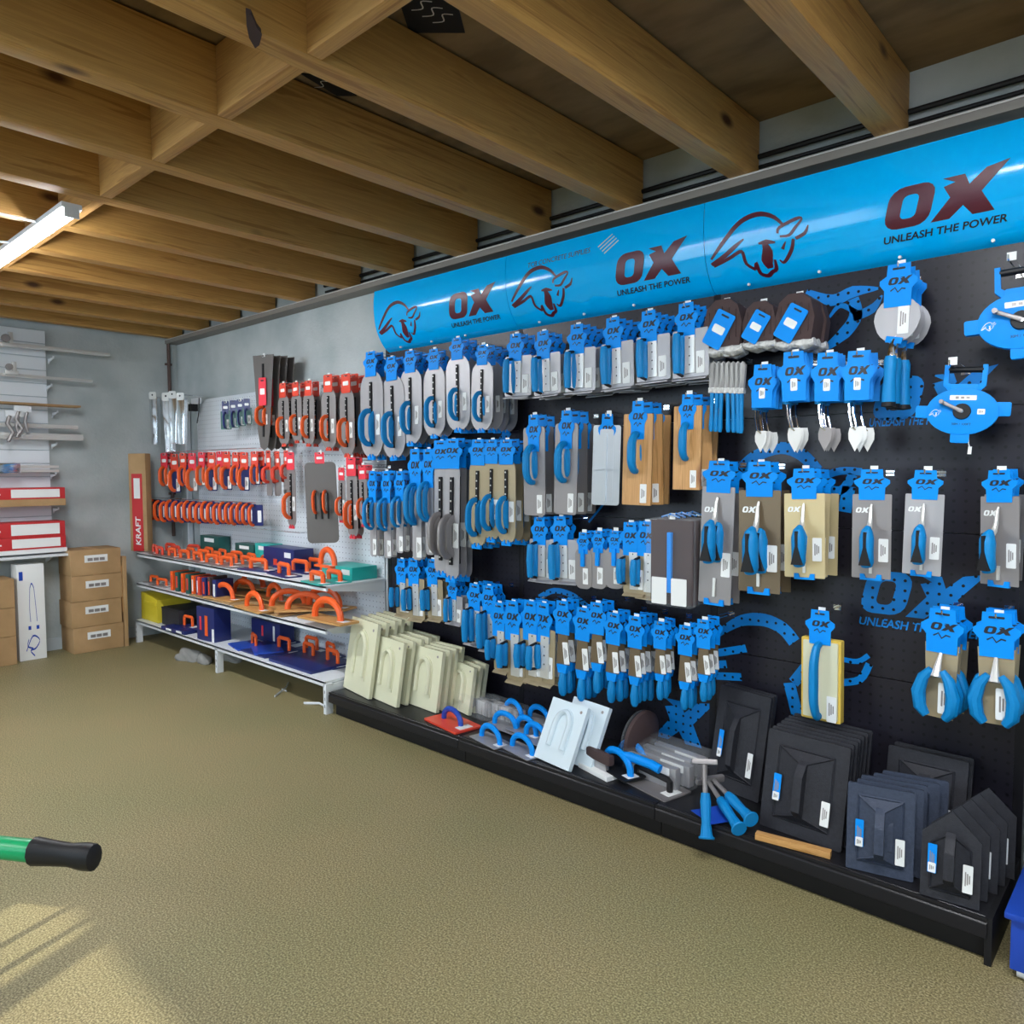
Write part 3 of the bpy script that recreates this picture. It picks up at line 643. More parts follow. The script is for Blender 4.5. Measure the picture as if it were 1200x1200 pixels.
def k_reel():
    t = empty('tape_reel')
    b = MB(); o = [(.115*cos(a), -.135+.085*sin(a)) for a in [2*pi*k/32 for k in range(32)]]
    b.prism(o, -.018, .018, 0)
    for cx, cz, w_, h_ in ((-.125, -.138, .05, .045), (.125, -.125, .05, .05), (0, -.222, .06, .055), (0, -.055, .085, .04)): b.prism(rrect(w_, h_, .006, 2, cx, cz), -.016, .016, 0)
    b.build('case', 'blue', t, bevel=.0015)
    for s in (-1, 1): b = MB(); b.prism([(s*.03, -.045), (s*.052, -.03), (s*.052, .035), (s*.068, .035), (s*.068, -.04), (s*.045, -.065)], -.012, .012, 0); b.build('handle_arm', 'blue', t, bevel=.001)
    b = MB(); b.tube([(-.055, 0, .018), (.055, 0, .018)], .011, 0, 10, 1.2); b.build('handle_grip', 'black', t)
    b = MB(); b.lathe([(.0001, -.028), (.027, -.028), (.029, -.024), (.029, -.016), (.0001, -.016)], 0, 20, (0, 0, -.135), 'y'); b.lathe([(.0001, -.031), (.006, -.031), (.006, -.028)], 1, 8, (0, 0, -.135), 'y'); b.build('hub', ['black', 'chrome'], t)
    b = MB(); b.tube([(0, -.034, -.135), (-.04, -.036, -.115), (-.066, -.036, -.102)], [.008, .006, .007], 0, 8, .5); b.tube([(-.066, -.034, -.102), (-.066, -.06, -.102)], .008, 0, 8); b.build('crank', 'grey', t)
    sticker(t, 0, -.085, .085, .018, -.0185, 'white_panel'); sticker(t, .06, -.135, .024, .02, -.0185, 'white_panel')
    b = MB(); decal(b, bull_logo(), -.105, -.155, .04, -.0186, 0); decal_text(b, '30M / 100FT', -.03, -.185, .012, -.0186, 1); b.build('print', ['white', 'ink'], t, smooth=0)
    b = MB(); b.tube([(.028, 0, -.225), (.03, 0, -.25), (.034, 0, -.262)], .002, 0, 6); b.box((.036, 0, -.275), (.012, .006, .028)); b.build('tape_hook', 'white', t); return t
H['reel'] = .325
def k_bladeflare():                                        # long tapered knives with red cards
    t = empty('long_flared_knife')
    b = MB(); b.prism([(-.085, .0), (.085, 0), (.072, -.14), (.05, -.44), (.03, -.53), (0, -.55), (-.03, -.53), (-.05, -.44), (-.072, -.14)], .002, .0035, 0); b.build('blade', 'darksteel', t, smooth=0)
    b = MB(); b.box((0, -.001, -.26), (.012, .006, .42)); b.build('spine', 'black', t)
    o = card(t, .075, .16, 'redcard', plain=True); o.location = (0, -.006, -.13); bow(t, -.30, -.40, .05, .013, 'orange'); sticker(t, .02, -.37, .02, .06, .001); return t
H['flare'] = .55
def k_orange(g='orange', W=.05, L=.10, back='navy', c='redcard'):
    t = empty('small_edger'); card(t, .05, .07, c, plain=True)
    b = MB(); b.prism(rrect(W, L, .004, 2, 0, -.055-L/2), .003, .0045, 0); b.build('blade', back, t, smooth=0)
    bow(t, -.065, -.055-L+.008, .026, .0095, g); sticker(t, .013, -.055-L*.7, .018, .05, .001); return t
H['orange'] = .158
def k_bigplate():
    t = empty('steel_drag_trowel')
    card(t, .075, .07, 'redcard', plain=True)
    b = MB(); b.prism(rrect(.20, .50, .03, 4, 0, -.06-.25), .002, .004, 0); b.build('blade', 'darksteel', t, smooth=0)
    for x in (-.04, 0, .04):
        b = MB(); b.box((x, -.002, -.33), (.008, .006, .16)); b.build('spine', 'black', t)
    bow(t, -.24, -.37, .05, .014, 'orange', x=-.035); bow(t, -.24, -.37, .05, .014, 'orange', x=.03); return t
H['big'] = .58
def k_hook(label=None):
    t = MB(); t.tube([(0, 0, 0), (0, -.25, 0), (0, -.262, .004), (0, -.266, .016)], .0028, 0, 6); t.box((0, 0, 0), (.03, .004, .02))
    t.tube([(.006, 0, .012), (.006, -.24, .022)], .0016, 0, 5); t.box((.006, -.243, .014), (.026, .002, .026), 1)
    return t.build('display_hook', ['chrome', 'white'])
def k_low():
    t = empty('small_grip_float'); b = MB(); b.prism(rrect(.06, .09, .004, 2, .01, -.05), .003, .006, 0); b.build('plate', 'navy', t, smooth=0)
    bow(t, -.008, -.092, .026, .0085, 'orange', x=-.006); b = MB(); b.prism(rrect(.02, .05, .002, 1, .024, -.055), .001, .003, 0); b.build('price_label', 'white', t, smooth=0); return t
H['low'] = .10
PROTO = {}
def proto(key, fn, *a, **k):
    if key not in PROTO: PROTO[key] = [fn(*a, **k), False]
    p = PROTO[key]
    if not p[1]: p[1] = True; return p[0]
    return copy_tree(p[0])
def hang(key, fn, kind, cx, top, bot, n, desc, cat, where, grp, yf=-.30, dy=.035, rot=0., hook=True, jit=.004, dx=0., sxz=None):
    """n copies of one tool behind each other on one peg; top and bottom of the front one as photographed"""
    T = at(cx, top, y=yf); B = at(cx, bot, y=yf); s = (T.z-B.z)/H[kind]
    for k in range(n):
        o = proto(key, fn)
        o.location = (T.x+dx*k+random.uniform(-jit, jit)*(k > 0), yf+k*dy, T.z+random.uniform(-jit, jit)*(k > 0))
        o.rotation_euler = (0, random.uniform(-.03, .03), rot+random.uniform(-.05, .05)); o.scale = (s, s, s)
        if n == 1: lab = f'{desc} on {where}'
        elif k == 0: lab = f'{desc}, front on {where}'
        else: lab = f'{desc}, {NTH[k]} back on {where}'
        tag(o, lab, cat, grp)
    if hook:
        h = proto('hook', k_hook); h.location = (T.x, BY-.002, T.z-.012*s); h.scale = (1, max(.5, abs(yf-BY)/.25), 1)
        tag(h, f'chrome display hook, the {where}', 'hook', 'display hooks')
# ================================================================== TOOLS ON THE BLUE BAYS
def row(items, key, fn, kind, desc, cat, rowname, grp, **kw):
    for i, it in enumerate(items):
        wh = f'{ORD[i]} hook of {rowname}' if len(items) > 1 else rowname
        cx, top, bot, n = it[:4]; k2 = dict(kw)
        if len(it) > 4: k2.update(it[4])
        ky, f_, ds = k2.pop('key', key), k2.pop('fn', fn), k2.pop('desc', desc)
        kd = k2.pop('kind', kind); ct = k2.pop('cat', cat)
        hang(ky, f_, kd, cx, top, bot, n, ds, ct, wh, grp, **k2)
H['edgert'] = .238
# row under the canopy: round ended trowels, then edgers
row([(434, 412, 540, 2), (458, 418, 541, 2), (480, 411, 524, 3), (508, 409, 515, 2), (535, 396, 508, 3), (565, 404, 508, 4)], 'pool', k_pool, 'pool', 'round ended steel trowel with blue grip', 'trowel', 'round trowel row', 'blue round ended trowels', yf=-.28, dy=.06)
row([(604, 391, 467, 3), (636, 388, 466, 3), (676, 380, 462, 4), (718, 372, 458, 4), (760, 364, 450, 4), (804, 355, 446, 4)], 'edger', k_edger, 'edger', 'steel edger with blue grip', 'edger', 'edger row', 'blue edgers under the canopy', yf=-.30, dy=.055)
# second row
row([(436, 552, 652, 2), (452, 552, 654, 2), (468, 552, 648, 3), (486, 526, 656, 2), (501, 526, 650, 2), (516, 516, 662, 3, dict(key='slim', fn=lambda: k_pool('steel', 'grey', 'blue', .06, .34), kind='pool')), (530, 514, 668, 3, dict(key='slim', fn=lambda: k_pool('steel', 'grey', 'blue', .06, .34), kind='pool'))], 'nfloat', lambda: k_float('steel', .36, .05, 'teal', .010), 'float', 'narrow grey float', 'float', 'narrow float row', 'narrow grey floats', yf=-.29, dy=.05)
MB_ = lambda: k_pool('bronze', 'teal', 'blue', .08, .29)
row([(560, 515, 648, 3), (576, 515, 640, 3), (593, 515, 644, 4)], 'poolb', MB_, 'pool', 'beige round trowel with blue grip', 'trowel', 'beige trowel group', 'beige round ended trowels', yf=-.29, dy=.058)
row([(625, 486, 604, 3), (664, 481, 603, 3)], 'mfloat', lambda: k_float('grey', .36, .115, 'teal', .016), 'float', 'wide grey float with blue bow', 'float', 'wide float pair', 'wide grey floats', yf=-.29, dy=.066)
row([(712, 485, 592, 1)], 'cfloat', lambda: k_float('aludull', .36, .125, edge='chrome', tag_=False), 'float', 'polished aluminium float with raised rib', 'float', 'peg beside the wood floats', None, yf=-.27, rot=.45)
row([(748, 470, 592, 3), (806, 462, 574, 3)], 'wfloat', lambda: k_float('timber', .36, .125, 'teal', .018), 'float', 'wooden float with blue handle', 'float', 'wood float pair', 'wooden floats', yf=-.29, dy=.075, rot=.15)
# third row
row([(632, 606, 682, 3), (656, 605, 684, 2)], 'edger', k_edger, 'edger', 'steel edger with blue grip', 'edger', 'lower edger pair', 'lower edgers', yf=-.26, dy=.05)
GP = lambda: k_pool('steel', 'teal', 'blue', .07, .20)
row([(683, 624, 690, 3), (701, 622, 690, 3), (720, 622, 690, 2)], 'knifew', k_plain, 'plain', 'rounded grey cove trowel', 'knife', 'cove trowel row', 'cove trowels', yf=-.28, dy=.04)
row([(738, 612, 700, 3), (757, 611, 704, 2)], 'edgerb', lambda: k_edger('bronze', .085, .15, gl=.085, gr=.0095, ch=.105), 'edgert', 'tall edger with blue grip', 'edger', 'tall edger pair', 'tall edgers', yf=-.28, dy=.04)
row([(786, 604, 712, 5)], 'pack', k_pack, 'pack', 'clear blister pack with blue bar', 'pack', 'pack peg below the wood floats', 'clear blister packs', yf=-.30, dy=.05)
row([(470, 655, 724, 2), (484, 654, 729, 3), (506, 655, 729, 3)], 'edgerb', lambda: k_edger('bronze', .085, .15, gl=.085, gr=.0095, ch=.105), 'edgert', 'brown steel edger with blue grip', 'edger', 'low edger row', 'brown edgers', yf=-.24, dy=.04)
row([(530, 680, 732, 3), (556, 684, 757, 4), (572, 686, 764, 3)], 'edger', k_edger, 'edger', 'small steel edger with blue grip', 'edger', 'lowest edger row', 'lowest edgers', yf=-.24, dy=.035)
# bottom row of scrapers
row([(584, 706, 788, 3), (600, 704, 800, 3), (621, 704, 800, 3), (636, 706, 803, 2)], 'edgert', lambda: k_edger('bronze', .07, .155, gl=.075, gr=.0095, ch=.115), 'edgert', 'long edger with blue grip', 'edger', 'scraper row', 'long edgers', yf=-.31, dy=.045)
row([(659, 704, 815, 3), (683, 712, 822, 3), (699, 706, 812, 3), (719, 718, 824, 3), (744, 722, 828, 4), (773, 728, 820, 3), (803, 733, 832, 3), (824, 726, 822, 3)], 'knife', k_knife, 'knife', 'joint knife with blue handle', 'knife', 'joint knife row', 'blue joint knives', yf=-.31, dy=.045)
# third bay, top
row([(850, 352, 418, 2, dict(desc='dark grout mitt with bright blue pack')), (893, 354, 410, 2), (935, 345, 410, 3)], 'mitt', k_mitt, 'mitt', 'dark grout mitt with fleece cuff', 'mitt', 'mitt row', 'grout mitts', yf=-.27, dy=.05)
for k in range(7):
    o = proto('brush', k_brush); p = at(836+k*5.6, 425, y=-.27); o.location = (p.x, -.27, p.z); o.scale = (1, 1, 1.0); o.rotation_euler = (0, random.uniform(-.04, .04), 0)
    tag(o, f'blue tile brush with grey bristles, {ORD[k]} of the bunch from the wood floats', 'brush', 'tile brushes')
h = proto('hook', k_hook); p = at(850, 420, y=-.27); h.location = (p.x, BY-.002, p.z+.006); tag(h, 'chrome display hook holding the tile brushes', 'hook', 'display hooks')
row([(894, 427, 530, 4), (930, 412, 530, 4), (970, 413, 529, 4, dict(key='gauged', fn=lambda: k_gauge('grey'), desc='pointing trowel with dark leaf blade')), (1006, 411, 529, 4)], 'gauge', k_gauge, 'gauge', 'pointing trowel with small leaf blade', 'trowel', 'pointing trowel row', 'pointing trowels', yf=-.29, dy=.03, rot=.25)
row([(1054, 309, 477, 3)], 'bucket', k_bucket, 'bucket', 'round bladed bucket trowel with blue grip', 'trowel', 'peg between mitts and tape reels', 'bucket trowels', yf=-.27, dy=.06)
o = k_reel(); p = at(1132, 432, y=-.20); s = 1.0; o.location = (p.x, -.20, p.z-.02); o.rotation_euler = (0, .06, .15); o.scale = (.92,)*3; tag(o, 'open blue tape reel, the lower of two, below the bigger one', 'tape measure', 'blue tape reels')
o2 = copy_tree(o); p = at(1197, 320, y=-.22); o2.location = (p.x, -.22, p.z-.01); o2.rotation_euler = (0, -.04, .1); o2.scale = (1.05,)*3; tag(o2, 'open blue tape reel, the upper of two, close under the canopy', 'tape measure', 'blue tape reels')
for p, lab in ((at(1132, 436, y=BY), 'chrome display hook behind the lower tape reel'), (at(1197, 322, y=BY), 'chrome display hook behind the upper tape reel')):
    h = proto('hook', k_hook); h.location = (p.x, BY-.002, p.z); tag(h, lab, 'hook', 'display hooks')
# finishing trowels
FT = [(843, 540, 710, 2, dict(key='finA', fn=lambda: k_finish('grey', .10, .34), kind='finA', desc='tall grey finishing trowel')),
      (890, 541, 690, 2, dict(key='finB', fn=lambda: k_finish('umber', .115, .27), kind='finish', desc='taupe finishing trowel')),
      (942, 549, 679, 3, dict(key='finC', fn=lambda: k_finish('gold', .12, .255), kind='finish', desc='golden finishing trowel')),
      (1022, 550, 680, 1, dict(key='finD', fn=lambda: k_finish('grey'), kind='finish', desc='grey finishing trowel')),
      (1085, 551, 676, 1, dict(desc='pale steel finishing trowel')),
      (1171, 551, 688, 3, dict(key='finD', fn=lambda: k_finish('grey'), kind='finish', desc='dark steel finishing trowel', rot=-.45))]
H['finA'] = .42
row(FT, 'fin', k_finish, 'finish', 'steel finishing trowel', 'trowel', 'finishing trowel row', 'finishing trowels', yf=-.27, dy=.08)
row([(961, 715, 845, 1)], 'spf', k_sponge_float, 'sponge', 'yellow sponge float with blue handle', 'float', 'peg above the charcoal hawks', None, yf=-.24)
row([(1105, 714, 845, 3, dict(rot=-.2)), (1168, 718, 852, 3)], 'margin', k_margin, 'margin', 'margin trowel with two blue grips', 'trowel', 'margin trowel pair', 'margin trowels', yf=-.28, dy=.055)
# ================================================================== ORANGE HANDLED TOOLS ON THE WHITE BOARD
row([(308, 416, 528, 4)], 'flare', k_bladeflare, 'flare', 'long flared steel knife with red card', 'knife', 'tall knife peg', 'long flared knives', yf=-.30, dy=.055, rot=.25)
OP = lambda: k_pool('grey', 'orange', 'orangered', .115, .30)
row([(331, 449, 524, 2), (346, 448, 520, 2), (361, 446, 524, 2), (384, 439, 529, 4), (405, 438, 537, 4)], 'opool', OP, 'pool', 'round ended trowel with orange grip', 'trowel', 'orange trowel row', 'orange handled round trowels', yf=-.27, dy=.06)
R3 = [(192, 531), (204, 532), (214, 531), (225, 531), (236, 530), (248, 530), (257, 529), (265, 529), (276, 530), (286, 530), (298, 529)]
for i, (x, y) in enumerate(R3):
    red = i in (0, 3, 4, 6)
    hang('smallo%d' % red, (lambda: k_orange('orange', .05, .10, 'grey', 'redcard')) if red else (lambda: k_orange('orange', .05, .10, 'navy', 'orangered')), 'orange', x, y, y+(46 if i % 2 else 40), 1 if i % 2 else 2,
         'small orange grip tool on %s card' % ('red' if red else 'orange'), 'edger', f'{ORD[i]} hook of small tool row', 'small orange grip tools', yf=-.22, dy=.05, rot=.35)
for i in range(18):
    x = 181+i*6.9; y = 581+.25*i
    hang('lowo', k_low, 'low', x, y+3+(i % 3), y+29+(i % 3)+.3*i/4, 1, 'orange grip on navy pack', 'edger', f'{ORD[i]} place of lowest orange row', 'orange grips on navy packs', yf=-.26, rot=.25, hook=False)
for i, (x, y0, y1, n) in enumerate([(314, 536, 590, 2), (325, 537, 588, 2), (335, 536, 582, 1)]):
    hang('obow', lambda: k_float('grey', .30, .08, 'orangered', .017, tag_=False, c='orangered'), 'float', x, y0-8, y1, n, 'grey float with red orange grip', 'float', f'{ORD[i]} hook of red grip trio', 'red grip floats', yf=-.25, dy=.065)
row([(340, 530, 620, 1, dict(desc='slim trowel with orange grip')), (400, 548, 613, 1), (411, 536, 632, 2), (424, 545, 618, 2)], 'oslim', lambda: k_pool('grey', 'orange', 'redcard', .075, .30), 'pool', 'slim trowel with orange grip', 'trowel', 'slim orange row', 'slim orange grip trowels', yf=-.27, dy=.055)
row([(374, 530, 640, 1)], 'big', k_bigplate, 'big', 'broad dark steel drag plate with orange grips', 'trowel', 'centre peg of the white board', None, yf=-.30, rot=.7)
# upper left of the white board: navy packs, small black holder, tapered aluminium tubes on the corner rail
for i, x in enumerate((264, 273, 281, 289)):
    hang('navyp', lambda: k_orange('navy', .06, .10, 'dkgreen' , 'navy'), 'orange', x, 470-i, 504-i*2, 1, 'navy and green hand tool', 'hand tool', f'{ORD[i]} peg of navy tools', 'navy hand tools', yf=-.2, rot=.7, hook=i % 2 == 0)
def k_tube():
    b = empty('aluminium_tube'); m = MB(); m.prism([(-.04, -.03), (.04, -.03), (.028, -.42), (-.028, -.42)], -.02, .02, 0); m.build('tapered_tube', 'chrome', b, bevel=.004)
    m = MB(); m.prism(rrect(.07, .06, .012, 3, 0, -.02), -.024, -.020, 0); m.lathe([(.008, -.026), (.0001, -.027)], 1, 8, (0, 0, -.015), 'y'); m.build('eye_plate', ['alu', 'ink'], b, smooth=0); return b
H['tube'] = .42
for i, (x, y0, y1) in enumerate([(181, 461, 521), (197, 462, 530), (204, 460, 520), (213, 462, 521)]):
    hang('atube', k_tube, 'tube', x, y0, y1, 1, 'tapered bright aluminium tube', 'tube', f'{ORD[i]} place of corner rail', 'aluminium tubes', yf=-.32-.0*i, hook=False, rot=.5)
p = at(230, 470, y=-.1); b = MB(); b.box((0, 0, 0), (.16, .02, .05)); b.box((0, -.03, -.06), (.06, .06, .06), 1); b.tube([(.10, -.02, .02), (.11, -.03, -.1), (.09, -.04, -.2)], .004, 1, 6)
tag(b.build('wall_bracket', ['whitemetal', 'black'], loc=(p.x, -.1, p.z)), 'white bracket with a small black holder near the corner', 'bracket')
for (xa, xb, y, lab) in ((176, 300, 583, 'thin rail above the lowest orange grips'), (178, 214, 468, 'thin rail carrying the aluminium tubes at the corner'), (190, 300, 530, 'thin rail above the small orange grip tools'), (296, 352, 619, 'short rail below the red grip floats')):
    a = at(xa, y, y=-.24); c = at(xb, y+(530-530), y=-.24); b = MB(); b.tube([(max(a.x, WX+.02), -.24, a.z), (c.x, -.24, a.z)], .004, 0, 6)
    for x in (max(a.x, WX+.02)+.02, c.x-.02): b.tube([(x, -.24, a.z), (x, BY-.002 if x > 0 else -.0, a.z)], .004, 0, 6)
    tag(b.build('hanging_rail', 'chrome'), lab, 'rail', 'hanging rails')
# ================================================================== THINGS ON THE WHITE SHELVES
def arch(b, L, h, r, m=0, z=0., wide=1., ang=0, n=10, hard=False):
    if hard: P = [(-L/2, 0, z), (-L/2, 0, z+h*.9), (-L/2+.01, 0, z+h), (L/2-.01, 0, z+h), (L/2, 0, z+h*.9), (L/2, 0, z)]
    else: P = [(-L/2, 0, z)]+[(-L/2*cos(pi*k/n), 0, z+h*sin(pi*k/n)**.8) for k in range(1, n)]+[(L/2, 0, z)]
    b.tube(P, r, m, 8, wide, up=(0, 1, 0))
def k_hand(grip='orange', plate='grey', L=.26, W=.10, h=.055, hard=True, r=.011, th=.006, hl=.13):
    t = empty('hand_float'); b = MB(); b.prism(rrect(L, W, .008, 3), 0, th, 0, 'z'); b.build('plate', plate, t, smooth=30)
    b = MB(); arch(b, hl, h, r, 0, th-.002, 1.2, hard=hard); b.build('handle', grip, t); 
    b = MB(); b.prism(rrect(.05, W*.5, .002, 1, L*.36, 0), th, th+.0008, 0, 'z'); b.build('price_label', 'white', t, smooth=0); return t
def setdown(key, fn, x, y, z, rz, desc, cat, grp, sc=1., pix=True, rx=0, ry=0):
    o = proto(key, fn); p = at(x, y, z=z) if pix else Vector((x, y, z))
    o.location = (p.x, min(p.y, -.13), p.z); o.rotation_euler = (rx, ry, rz); o.scale = (sc,)*3; return tag(o, desc, cat, grp)
zt = SZ1+.001
HF = lambda: k_hand('orange', 'grey'); HR = lambda: k_hand('orangered', 'grey'); HN = lambda: k_hand('orange', 'navy')
for i, (x, y) in enumerate([(.13, -.42), (.33, -.46), (.36, -.34), (.12, -.28), (.40, -.20)]):
    setdown('hfr', HR, x, y, zt, .1*i-.2, f'red orange hand float on the top shelf, {ORD[i]} from the tall box', 'float', 'hand floats on the top shelf', 1.08, pix=False)
for i in range(15):
    rw = ['front row', 'middle row', 'back row'][i//5]; k = i % 5; x = .56+.235*k+.09*(i//5); y = -.455+.115*(i//5)
    setdown('hfo', HF, x, y, zt+.002, random.uniform(-.15, .12), f'orange hand float on the top shelf, {rw}, {ORD[k]} from the corner', 'float', 'hand floats on the top shelf', 1.08, pix=False)
for i, (x, y) in enumerate([(303, 668), (333, 674), (329, 661), (352, 670), (370, 668)]):
    setdown('hfn', HN, x, y, zt, random.uniform(-.2, .2), f'orange hand float on navy plate, {ORD[i]} from the orange heap', 'float', 'navy plate hand floats', 1.25)
HG = lambda: k_hand('orange', 'tealcard', .22, .10, .05, True, .013)
for i, (x, y) in enumerate([(372, 683), (392, 681), (407, 675), (422, 672)]):
    setdown('hft', HG, x, y, zt, -.1, f'orange hand float on turquoise plate, {ORD[i]} on the shelf end', 'float', 'turquoise plate hand floats', 1.15)
o = setdown('bow1', lambda: k_hand('orange', 'orange', .17, .08, .09, False, .015, .012, .14), 384, 664, zt+.07, 0, 'orange bow float standing raised above the turquoise ones', 'float', None, 1.15); 
def cuboid(name, mat_, px, py, z, d, lab, cat, rz=0, grp=None, parts=(), rx=0, loc=None):
    """a small box resting on a shelf, with printed parts on its front"""
    t = empty(name, loc or at(px, py, z=z), (rx, 0, rz)); MB().box((0, 0, d[2]/2), d).build('body', mat_, t, bevel=.003)
    for (nm, m_, cx, cz, w_, h_) in parts:
        MB().box((cx*d[0], -d[1]/2-.0012, cz*d[2]), (w_*d[0], .0024, h_*d[2])).build(nm, m_, t, smooth=0)
    return tag(t, lab, cat, grp)
LBL = [('label', 'white', 0, .78, .5, .2)]
cuboid('dark_green_case', 'dkgreen', 0, 0, 0, (.34, .10, .16), 'dark green case at the back of the top shelf near the corner', 'case', parts=LBL, loc=(.62, -.115, zt))
cuboid('dark_green_case', 'dkgreen', 0, 0, 0, (.30, .10, .13), 'dark green case behind the orange heap on the top shelf', 'case', parts=LBL, loc=(1.22, -.115, zt))
cuboid('turquoise_case', 'tealcard', 0, 0, 0, (.22, .11, .15), 'turquoise case between green and navy cases, top shelf', 'case', parts=LBL, loc=(1.52, -.12, zt))
cuboid('navy_case', 'navy', 0, 0, 0, (.42, .16, .15), 'navy case behind the navy plate floats, top shelf', 'case', parts=[('label', 'white', .3, .7, .2, .25), ('print', 'orangered', -.1, .3, .12, .3)], loc=(1.90, -.18, zt))
cuboid('turquoise_tray', 'tealcard', 0, 0, 0, (.34, .20, .085), 'open turquoise tray at the shelf end beside the blue bays', 'tray', parts=[('label', 'white', .3, .6, .25, .4)], loc=(2.66, -.18, zt))
# middle shelf
zm = SZ2+.001
for i, (x, y) in enumerate([(.10, -.42), (.33, -.45), (.30, -.30), (.12, -.25), (.52, -.24), (.36, -.16)]):
    setdown('hfo', HF, x, y, zm, random.uniform(-.3, .3), f'orange hand float on the middle shelf, {ORD[i]} from the corner end', 'float', 'middle shelf hand floats', .95, pix=False)
cols = ['orange', 'dkgreen', 'orange', 'dkgreen', 'orange', 'navy', 'orangered', 'navy', 'dkbrown', 'navy']
for i, c_ in enumerate(cols):
    x = 212+i*5.6; y = 690+i*1.55-(i > 5)*2
    p = at(x, y, z=zm)
    cuboid('boxed_float', c_, 0, 0, 0, (.035 if i % 2 == 0 else .05, .15, .155 if c_ != 'dkbrown' else .17), f'{dict(dkgreen="dark green", dkbrown="dark brown", orangered="red orange").get(c_, c_)} upright boxed float, {ORD[i]} in the middle shelf row', 'box', .15, 'upright boxed floats', [('label', 'white' if i in (4, 5, 9) else 'orangered', 0, .5, .4, .6)], loc=(p.x, -.42, zm))
def k_bull():
    t = empty('bull_float'); b = MB(); b.prism(rrect(.42, .14, .006, 3), 0, .012, 0, 'z'); b.build('board', 'timberx', t, smooth=30)
    b = MB(); arch(b, .25, .115, .018, 0, .008, 1.25, n=12); b.build('handle', 'orange', t); b = MB(); b.prism(rrect(.07, .05, .002, 1, .15, 0), .012, .0128, 0, 'z'); b.build('price_label', 'white', t, smooth=0); return t
for i, (x, y, rz) in enumerate([(263, 702, .1), (286, 697, .2), (298, 714, -.05), (322, 703, -.1), (338, 711, .9), (357, 715, .9), (380, 712, .3), (384, 727, .05), (300, 688, .1)]):
    setdown('bull', k_bull, x, y, zm+.015+(.004*i), rz, f'timber float with big orange arch handle, {ORD[i]} along the middle shelf', 'float', 'orange arch floats', .9 if i < 6 else 1.05)
for i, (xa, xb) in enumerate(((1.0, 1.66), (1.68, 2.35))):
    cuboid('cardboard_tray', 'kraft', 0, 0, 0, (xb-xa, .46, .012), f'flat cardboard tray under the orange arch floats, {["nearer the corner", "nearer the blue bays"][i]}', 'tray', 0, 'cardboard trays', loc=((xa+xb)/2, -.29, zm))
# bottom shelf
zb = SZ3+.001
t = empty('yellow_bin', (.12, -.36, zb))
b = MB(); b.prism([(-.17, 0), (.17, 0), (.17, .20), (-.10, .24), (-.17, .24)], -.12, .17, 0); b.build('body', 'yellow', t, bevel=.006)
b = MB(); b.box((.03, -.125, .16), (.24, .012, .02)); b.build('lip', 'yellow', t, bevel=.003); tag(t, 'yellow plastic bin at the corner end of the bottom shelf', 'bin')
cuboid('charcoal_bin', 'hawk', 0, 0, 0, (.34, .28, .15), 'charcoal bin beside the yellow bin, bottom shelf', 'bin', parts=[('lip', 'black', 0, .95, 1, .06)], loc=(.50, -.32, zb))
for i, (x, y) in enumerate([(210, 737), (222, 740)]):
    cuboid('navy_pack', 'navy', x, y, zb, (.20, .20, .03), f'flat navy pack on the bottom shelf, {["nearer", "farther from"][i]} the bins', 'pack', .1, 'navy packs', [('label', 'white', .1, .5, .4, .6)])
SQ = lambda: k_hand('orange', 'navy', .22, .12, .07, True, .010, .005, .11)
for i, (x, y, s_) in enumerate([(221, 734, 1.1), (238, 737, 1.1), (241, 728, 1.), (298, 757, 1.15), (331, 752, 1.2), (333, 762, 1.2), (362, 769, 1.2), (386, 757, 1.2), (390, 778, 1.25), (404, 764, 1.1)]):
    setdown('sqo', SQ, x, y, zb+(.03 if i < 3 else .002), random.uniform(-.3, .15), f'square orange handle float on the bottom shelf, {ORD[i]} from the bins', 'float', 'bottom shelf floats', s_)
p = at(257, 748, z=zb)
cuboid('navy_box', 'navy', 0, 0, 0, (.24, .14, .26), 'tall navy box with orange float showing, bottom shelf', 'box', .1, None, [('float_window', 'orange', .05, .45, .16, .6), ('print', 'redcard', -.28, .5, .1, .4), ('label', 'white', .42, .2, .12, .38)], loc=(p.x, -.44, zb))
for i, (x, y) in enumerate([(289, 757), (313, 762)]):
    cuboid('blue_card_pack', 'deep', x, y, zb+(.006 if i else 0), (.26, .20, .012), f'flat bright blue card pack, {["darker one by the navy box", "lighter one overhanging beside it"][i]}', 'pack', -.4 if i else -.2, 'flat blue packs')
    o = COL.objects[-1]
cuboid('navy_tray', 'navy', 0, 0, 0, (.52, .34, .02), 'flat navy pack at the end of the bottom shelf', 'pack', loc=(2.42, -.33, zb-.001))
cuboid('navy_slab', 'navy', 0, 0, 0, (.46, .30, .012), 'flat navy pack under the blue cards, bottom shelf', 'pack', loc=(1.86, -.34, zb-.001))
cuboid('dark_box', 'navy', 0, 0, 0, (.42, .12, .16), 'dark box at the back of the bottom shelf', 'box', parts=[('label', 'white', .3, .5, .06, .7), ('print', 'redcard', -.1, .5, .06, .5)], loc=(1.62, -.16, zb))
